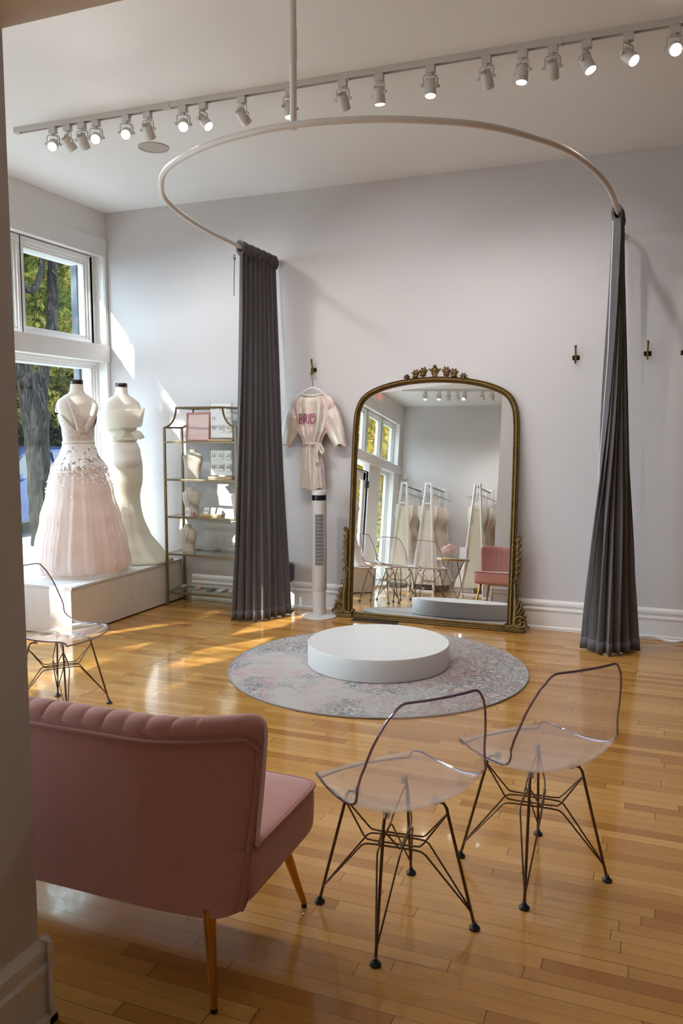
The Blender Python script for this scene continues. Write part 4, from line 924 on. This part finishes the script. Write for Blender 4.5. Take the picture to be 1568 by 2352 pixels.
for k, (x, y, c, w, h, lab) in enumerate([(432, 1345, (222, 208, 196), .04, .018, 'small cream pouch at the left end of the bottom shelf'), (456, 1352, (216, 178, 168), .05, .014, 'flat blush box on the bottom shelf'), (484, 1355, (128, 134, 140), .052, .014, 'flat grey box on the bottom shelf'), (509, 1358, (228, 222, 214), .05, .016, 'flat white envelope box on the bottom shelf'), (535, 1359, (206, 200, 190), .045, .02, 'pale box on the bottom shelf next to the curtain')]):
    p = flr(x, y, .13); tb = thing('jewellery_box', lab, 'box', (p.x, min(6.46, max(6.31, p.y)), .1295), R(12-6*k), 'boxes on the bottom shelf'); mm = mat('box paper %d' % k, c, .6)
    MB().box(-w/2, w/2, -.04, .04, 0, h*.6).build('tray', mm, tb, bevel=.002); MB().box(-w/2-.001, w/2+.001, -.041, .041, h*.6, h).build('lid', mm, tb, bevel=.002)
# ------------------------------------------------------------------ things seen only in the mirror
m_marble = mat('white marble top', (232, 228, 222), .25, var=.06, vs=9)
tb = thing('side_table', 'small round wire table with a marble top reflected beside the pink settee', 'table', (-2.79, 1.50, 0))
MB().lathe([(.001, .590), (.232, .590), (.235, .594), (.235, .606), (.001, .608)], 56).build('top', m_marble, tb)
MB().lathe([(.215, .572), (.236, .572), (.236, .590), (.215, .590)], 56, cap=False).build('rim', m_brass, tb)
wb = MB()
for k in range(12):
    a = 2*pi*k/12; b_ = a+R(75)*(1 if k % 2 else -1); wb.tube([(.222*cos(a), .222*sin(a), .575), (.19*cos(b_), .19*sin(b_), .006)], .0035, 6)
wb.tube([(.19*cos(2*pi*i/48), .19*sin(2*pi*i/48), .005) for i in range(48)], .004, 6, closed=True).build('wire_base', m_bronze, tb)
fv = thing('flower_vase', 'glass vase of blush peonies on the small round table', 'flowers', (-2.86, 1.47, .6085))
MB().box(-.05, .05, -.05, .05, 0, .07).build('vase', m_glass, fv, smooth=0)
m_ = MB(); m2 = MB()
for k, (x, y, z, r) in enumerate([(-.06, 0, .115, .052), (.055, .01, .12, .055), (0, .05, .13, .05), (0, -.05, .12, .048), (.01, 0, .15, .05)]): flower_ball(m_, (x, y, z), r, 46, .024, rnd); m_.ball((x, y, z), r*.85, 12, 8)
m_.build('peonies', m_petalp, fv, smooth=0)
for k in range(7): a = k*.9; leaf3(m2, (0, 0, .07), (cos(a), sin(a), .35), .10, .02)
m2.build('leaves', m_leafg, fv)
gb_ = thing('gift_bag', 'white gift bag with pinkish side behind the peonies', 'bag', (-2.66, 1.42, .6085), R(8)); MB().box(-.055, .055, -.03, .03, 0, .17).build('bag_body', m_card, gb_, smooth=0); MB().box(.0555, .0575, -.03, .03, 0, .165).build('gusset', mat('mauve paper', (196, 176, 186), .7), gb_, smooth=0)
def rack(label, x, y0, y1, rz=0):
    t = thing('dress_rack', label, 'clothes rack', (x, (y0+y1)/2, 0), rz, 'white dress racks'); h = (y1-y0)/2
    for s in (-1, 1):
        f = MB()
        for sx in (-1, 1): f.tube([(sx*.045, s*h, 1.99), (sx*.20, s*h, .03)], .023, 4, flat=1)
        f.box(-.055, .055, s*h-.012, s*h+.012, 1.965, 1.995); f.box(-.07, .07, s*h-.010, s*h+.010, 1.60, 1.625); f.box(-.21, .21, s*h-.014, s*h+.014, 0, .03)
        f.build('end_frame', m_trim, t, smooth=0)
    MB().cyl((0, -h, 1.93), (0, h, 1.93), .014, n=12).build('hanging_rail', m_silver, t)
    MB().box(-.012, .012, -h, h, .05, .075).build('base_bar', m_trim, t, smooth=0)
RK = [(-4.50, -1.28, -2.36), (-4.03, -1.28, -2.36), (-3.10, -1.20, -2.28)]
RN = ['window-side rack', 'middle rack', 'rack by the settee']
for (x, a, b_), nme in zip(RK, RN): rack('white A-frame dress rack reflected in the mirror, ' + nme, x, b_, a)
m_gowns = [m_satin, fabric('champagne gown', (226, 208, 184), .7, .3, .04, 300, transl=.2), fabric('oyster gown', (232, 224, 214), .6, .3, .04, 300, transl=.2), m_lacebody]
protos = []
def gown(kind):
    t = thing('bridal_gown', 'x', 'wedding dress'); rr = random.Random(kind)
    sw = [.17, .15, .19, .16][kind]; hem = [.30, .24, .33, .27][kind]; deep = [.055, .05, .065, .055][kind]
    def fn(u, v):
        A = 2*pi*u; z = 1.58-v*1.45; w = interp([(0, sw), (.12, sw*1.02), (.27, .115), (.4, .16), (.7, .2+.03*kind/3), (1, hem)], v); d = interp([(0, .02), (.12, .045), (.3, .035), (.6, deep*.8), (1, deep*1.15)], v)
        dip = .10*max(0, 1-abs(cos(A))*1.6)*(1-v)**6*(1 if sin(A) > 0 else .4)
        f = 1+.10*v*sin(7*A+kind)+.06*v*sin(13*A)
        return (w*f*math.copysign(abs(cos(A))**.8, cos(A)), d*f*sin(A)*(1+.2*v*sin(5*A)), z-dip)
    MB().grid(fn, 48, 36, cu=True).build('dress_body', m_gowns[kind], t, smooth=80)
    for s in (-1, 1): MB().tube([(s*sw*.62, 0, 1.56), (s*.10, 0, 1.70), (s*.10, 0, 1.76)], .006, 5, flat=.4).build('strap', m_gowns[kind], t)
    MB().tube(spline([(-.20, 0, 1.735), (-.1, 0, 1.775), (0, 0, 1.815), (.1, 0, 1.775), (.20, 0, 1.735)], 16), .006, 6).tube([(0, 0, 1.815), (0, 0, 1.90), (.012, 0, 1.935), (0, 0, 1.952), (-.014, 0, 1.94)], .0025, 5).build('hanger', m_stud, t)
    return t
for k in range(4): protos.append(gown(k))
used = set(); rg = random.Random(12)
for ri, ((x, a, b_), nme) in enumerate(zip(RK, RN)):
    n = [9, 10, 7][ri]
    for k in range(n):
        y = a-.07-k*(a-b_-.14)/(n-1); kind = [0, 1, 3, 2, 0, 2, 1, 3, 2, 0][k] if ri != 1 else [2, 1, 1, 3, 3, 0, 2, 1, 0, 3][k]
        lab = 'ivory bridal gown at the near end of the '+nme if k == 0 else 'pale bridal gown hanging behind the front gown on the '+nme
        col = ['ivory', 'champagne', 'oyster white', 'lace'][kind]
        if k: lab = '%s bridal gown, %s in line on the %s' % (col, ['', 'second', 'third', 'fourth', 'fifth', 'sixth', 'seventh', 'eighth', 'ninth', 'tenth'][k], nme)
        if kind not in used: o = protos[kind]; used.add(kind); o.location = (x, y, 0); o.rotation_euler = (0, 0, rg.uniform(-.12, .12)); o['label'] = lab; o['group'] = 'gowns on the '+nme
        else: o = dup(protos[kind], None, (x+rg.uniform(-.015, .015), y, 0), rg.uniform(-.15, .15), lab, 'gowns on the '+nme)
ex = thing('exit_sign', 'white exit sign with red letters high on the window wall', 'sign', (-5.0, -.80, 3.42)); MB().box(0, .07, -.20, .20, 0, .20).build('case', m_card, ex, bevel=.006)
text_mesh('letters', 'EXIT', .15, emit('lit red letters', (1.0, .12, .08), 1.2), ex, (.0715, 0, .05), (R(90), 0, R(90)), .0008, .9)
se = thing('motion_sensor', 'small white sensor box on the wall in the far corner of the mirror', 'sensor', (-4.88, -2.5, 2.18)); MB().box(-.03, .03, .0, .03, 0, .11).build('case', m_card, se, bevel=.006); MB().ball((0, .03, .055), .02, 12, 8).build('lens', m_lacq, se)
cr_ = thing('open_crate', 'small white open crate on the floor below the racks in the mirror', 'crate', (-2.55, -.35, 0), R(15))
MB().box(-.14, .14, -.14, .14, 0, .015).box(-.14, -.125, -.14, .14, .015, .26).box(.125, .14, -.14, .14, .015, .26).box(-.125, .125, -.14, -.125, .015, .26).build('crate_body', m_trim, cr_, smooth=0, bevel=.002)
MB().box(-.14, .14, -.14, .14, .26, .275).build('lid', m_trim, cr_, smooth=0)
# ------------------------------------------------------------------ the street outside
m_asph = mat('asphalt', (74, 76, 80), .9, var=.15, vs=2, Specular_IOR_Level=.1); m_side = mat('concrete pavement', (150, 148, 144), .9, var=.1, vs=3)
struct('sidewalk', MB().box(-9.2, -5.3, -30, 40, -.16, -.06), m_side, smooth=0)
struct('road', MB().box(-26, -9.2, -30, 40, -.30, -.14), m_asph, smooth=0)
_t = NT('grey maple bark'); _co = _t.coord((1, 1, .16)); _n = _t.noise(_co, 26, 5, .7, 1.2); _n2 = _t.noise(_t.coord(), 5, 3)
_c = _t.ramp(_t.math('ADD', _t.math('MULTIPLY', _n, .8), _t.math('MULTIPLY', _n2, .2)), [(.38, srgb(14, 13, 12)), (.5, srgb(32, 29, 27)), (.62, srgb(62, 57, 52))])
_b = _t.bsdf(Base_Color=_c, Roughness=.95); _b.inputs['Specular IOR Level'].default_value = .03; _t.l(_t.bump(_n, 1.0, .03), _b.inputs['Normal']); m_bark = _t.done(_b.outputs[0])
Y_, O_, G_, D_ = srgb(150, 134, 62), srgb(142, 92, 56), srgb(74, 84, 38), srgb(22, 28, 14)
m_lv = [leaf_mat('green and gold leaves', [(.30, D_), (.47, G_), (.57, Y_), (.66, O_), (.8, G_)]), leaf_mat('yellow leaves', [(.3, G_), (.45, Y_), (.6, srgb(190, 158, 52)), (.75, Y_)]), leaf_mat('olive and rust leaves', [(.30, D_), (.45, G_), (.53, Y_), (.60, D_), (.68, O_), (.80, Y_)]), leaf_mat('dark green leaves', [(.3, srgb(20, 26, 14)), (.5, D_), (.68, G_), (.8, Y_)])]
def tree(label, base, trunk, branches, crown, n, size, lm, seed, gr='street trees'):
    t = thing('street_tree', label, 'tree', base, 0, gr); rd = random.Random(seed)
    tb_ = MB(); P = spline([p[:3] for p in trunk], 24); rr = [lerp_list([p[3] for p in trunk], i/24)*(1+.05*sin(i*1.7)) for i in range(25)]; tb_.tube(P, rr, 18); tb_.build('trunk', m_bark, t, smooth=80)
    for br in branches:
        Pb = spline([p[:3] for p in br], 14); MB().tube(Pb, [lerp_list([p[3] for p in br], i/14) for i in range(15)], 10).build('branch', m_bark, t, smooth=80)
    vs = []; fs = []
    cl = [(rd.uniform(-1, 1), rd.uniform(-1, 1), rd.uniform(-1, 1)) for _ in range(max(6, n//60))]
    for i in range(n):
        cx, cy, cz, rx, ry, rz_ = crown[i % len(crown)]
        while True:
            q = Vector((rd.uniform(-1, 1), rd.uniform(-1, 1), rd.uniform(-1, 1)))
            if q.length < 1: break
        k = cl[rd.randrange(len(cl))]; q = q*.28+Vector(k)*.75
        p = Vector((cx+q.x*rx, cy+q.y*ry, cz+q.z*rz_))
        d = Vector((rd.gauss(0, 1), rd.gauss(0, 1), rd.gauss(-.4, .7))).normalized(); u = d.orthogonal().normalized(); u = Matrix.Rotation(rd.uniform(0, 6.28), 3, d) @ u; w = d.cross(u); s = size*rd.uniform(.7, 1.3)
        o = len(vs); vs += [p-u*s*.9, p-u*s*.2+w*s*.75+d*s*.15, p+u*s*.1+w*s*.3, p+u*s*1.1-d*s*.2, p+u*s*.1-w*s*.3, p-u*s*.2-w*s*.75+d*s*.15]
        fs.append((o, o+1, o+2, o+3, o+4, o+5))
    me = bpy.data.meshes.new('foliage'); me.from_pydata([tuple(v) for v in vs], [], fs); me.materials.append(lm); f = bpy.data.objects.new('foliage', me); COL.objects.link(f); f.parent = t; f['kind'] = 'stuff'
# the big forked maple on the pavement
tree('big forked maple trunk with gold and green leaves right outside the window', (-8.35, 9.15, -.06),
     [(.08, .19, 0, .24), (.03, .16, .4, .19), (0, .15, .8, .172), (0, .13, 1.35, .165), (0, .10, 1.9, .195), (0, .07, 2.2, .14), (0, .02, 2.4, .08)],
     [[(0, .05, 1.85, .14), (0, -.02, 2.25, .14), (0, -.10, 2.62, .125), (-.1, -.30, 3.4, .11), (-.3, -.7, 4.6, .08), (-.6, -1.2, 6, .05)],
      [(0, .15, 1.8, .13), (0, .24, 2.25, .10), (0, .33, 2.65, .088), (0, .48, 3.05, .086), (0, .56, 3.6, .08), (0, .58, 4.1, .074), (.1, .7, 5.6, .05)],
      [(0, -.25, 3.80, .04), (0, -.08, 3.72, .05), (0, .13, 3.64, .055), (0, .30, 3.86, .048), (0, .38, 4.2, .042), (0, .42, 5, .03)]],
     [(-1.6, 1.2, 5.4, 2.0, 2.2, 1.9), (-1.8, .4, 4.6, 1.6, 1.8, 1.3), (-2.2, 1.8, 4.3, 1.5, 1.6, 1.4)], 8200, .095, m_lv[0], 1)
tree('yellow and green tree across the street behind the maple', (-13.2, 13.5, -.14), [(0, 0, 0, .2), (.1, 0, 1.5, .17), (0, .1, 3.4, .12)], [[(0, .1, 3.2, .1), (-.8, .4, 4.6, .07), (-1.2, .7, 6, .04)], [(0, .1, 3.2, .1), (.8, -.4, 4.5, .07), (1.2, -.7, 5.6, .04)]],
     [(0, 0, 4.2, 2.4, 2.6, 2.6), (.5, -1.2, 3.0, 1.6, 2.0, 1.3)], 9000, .13, m_lv[2], 2)
tree('rust and green tree far across the street', (-17, 19, -.14), [(0, 0, 0, .25), (0, 0, 2, .2), (0, 0, 4, .14)], [[(0, 0, 3.5, .12), (.9, -.6, 5.5, .06)]], [(0, 0, 4.8, 4.2, 4.6, 4.4)], 9000, .2, m_lv[0], 3)
tree('dark green tree across the street at the left of the window view', (-18.5, 14.5, -.14), [(0, 0, 0, .25), (0, 0, 3, .18)], [[(0, 0, 2.8, .12), (.9, .6, 5, .06)]], [(0, 0, 4.4, 4.0, 4.2, 4.3)], 9000, .2, m_lv[3], 4)
tree('dark green tree beyond the neighbouring pier', (-12.5, 17.5, -.14), [(0, 0, 0, .22), (0, 0, 3, .15)], [[(0, 0, 2.8, .1), (-.6, .4, 4.5, .05)]], [(0, 0, 4.0, 2.6, 2.8, 3.4)], 9000, .16, m_lv[3], 9)
tree('bright yellow tree on the pavement reflected in the mirror', (-7.5, -9.6, -.06), [(0, 0, 0, .16), (0, 0, 2, .13), (0, .1, 3.2, .1)], [[(0, .1, 3, .08), (.5, .5, 4.6, .04)]], [(0, 0, 2.4, 1.5, 1.9, 2.2), (-.4, .2, 4.4, 1.8, 2.2, 1.8)], 7000, .11, m_lv[1], 5)
tree('green and gold tree further along the street reflected in the mirror', (-10.2, -18, -.14), [(0, 0, 0, .2), (0, 0, 3, .14)], [[(0, 0, 2.8, .1), (.6, .4, 4.6, .05)]], [(0, 0, 4.2, 3.4, 3.2, 4.2)], 8000, .17, m_lv[0], 6)
tree('tall thin-crowned tree out of view on the pavement, crown shaped to dapple the sun', (-9.0, -1.2, -.06), [(0, 0, 0, .15), (0, 0, 3, .12), (.1, .2, 6, .07)], [[(.05, .1, 4.5, .06), (.8, .9, 6.2, .035), (1.2, 1.5, 7.2, .02)], [(.05, .1, 4.8, .05), (-.6, .8, 6.4, .03)]], [(.35, 1.45, 7.35, 1.1, 1.5, .72), (.1, -.75, 6.5, 1.0, .9, .8), (-.1, -3.9, 7.5, 1.1, 1.0, .9)], 1250, .10, m_lv[1], 7)  # crown lobes placed in the sun's path to dapple wall, gown and floor
def car(label, loc, rz, paint):
    t = thing('car', label, 'car', loc, rz)
    side = [(-2.2, .32), (-2.22, .62), (-2.1, .80), (-1.35, .93), (-.75, 1.36), (-.2, 1.45), (.7, 1.43), (1.35, 1.05), (1.95, .98), (2.18, .86), (2.22, .45), (2.15, .28)]
    b_ = MB(); P = spline([(x, 0, z) for x, z in side], 44)
    def fn(u, v):
        p = P[round(u*44)]; z = p.z; q = 2*v-1; w = .88-.16*max(0, (z-.85)/.6)-.05*max(0, (.45-z)/.2); a = abs(q); return (p.x*(1-.02*a**6), w*math.copysign(a**.8, q), z-.05*a**8)
    b_.grid(fn, 44, 12)
    for s in (0, 1): b_.add([fn(i/44, s) for i in range(45)], [tuple(range(45)) if s else tuple(range(44, -1, -1))])
    b_.build('body', paint, t, smooth=50)
    gl_ = mat('dark car glass', (26, 32, 40), .08)
    for s in (-1, 1):
        MB().add([(x, s*(.885-.16*max(0, (z-.85)/.6)+.004), z) for x, z in ((-1.15, .97), (-.68, 1.32), (-.05, 1.38), (-.05, .97))], [(0, 1, 2, 3)]).build('side_window', gl_, t, smooth=0, solid=.01)
        MB().add([(x, s*(.885-.16*max(0, (z-.85)/.6)+.004), z) for x, z in ((.03, .97), (.03, 1.38), (.62, 1.36), (1.1, 1.02))], [(0, 1, 2, 3)]).build('side_window', gl_, t, smooth=0, solid=.01)
        MB().ball((-.95, s*.93, .98), .09, 12, 8, 1, 1, .7).build('wing_mirror', paint, t)
        for x in (-1.38, 1.36):
            w_ = MB().cyl((x, s*.70, .31), (x, s*.905, .31), .32, n=28).build('wheel', m_dark, t, bevel=.02); MB().cyl((x, s*.90, .31), (x, s*.912, .31), .20, n=20).build('hub_cap', m_silver, w_)
        MB().box(-.35, -.2, s*.885-.01, s*.885+.012, .80, .83).build('door_handle', m_silver, t)
    MB().box(2.16, 2.235, -.8, -.5, .66, .80).box(2.16, 2.235, .5, .8, .66, .80).build('tail_light', mat('red lamp', (150, 20, 20), .3), t, bevel=.01)
    MB().box(-2.235, -2.12, -.78, -.45, .62, .74).box(-2.235, -2.12, .45, .78, .62, .74).build('headlight', m_shelfglass, t, bevel=.01)
car('blue car parked by the kerb behind the maple trunk', (-10.55, 11.2, -.14), R(90), mat('metallic blue paint', (12, 32, 74), .25, .3))
car('silver car parked at the kerb left of the blue car', (-10.6, 6.4, -.14), R(90), mat('silver paint', (90, 94, 98), .28, .4))
bd_ = thing('building', 'dark brick house across the street behind the trees', 'building', (-24, 14, -.15)); MB().box(-4, 0, -9, 9, 0, 5.2).build('wall', mat('dark brick', (48, 36, 32), .9, var=.2, vs=5), bd_, smooth=0)
MB().prism([(-4.3, 5.2), (.3, 5.2), (-2, 7.2)], -9.2, 9.2).build('roof', mat('slate', (62, 62, 66), .9), bd_, smooth=0)
for k in range(6): MB().box(-.02, .05, -7.5+k*2.8, -6.3+k*2.8, 1.6, 3.2).build('window', m_trim, bd_, smooth=0)
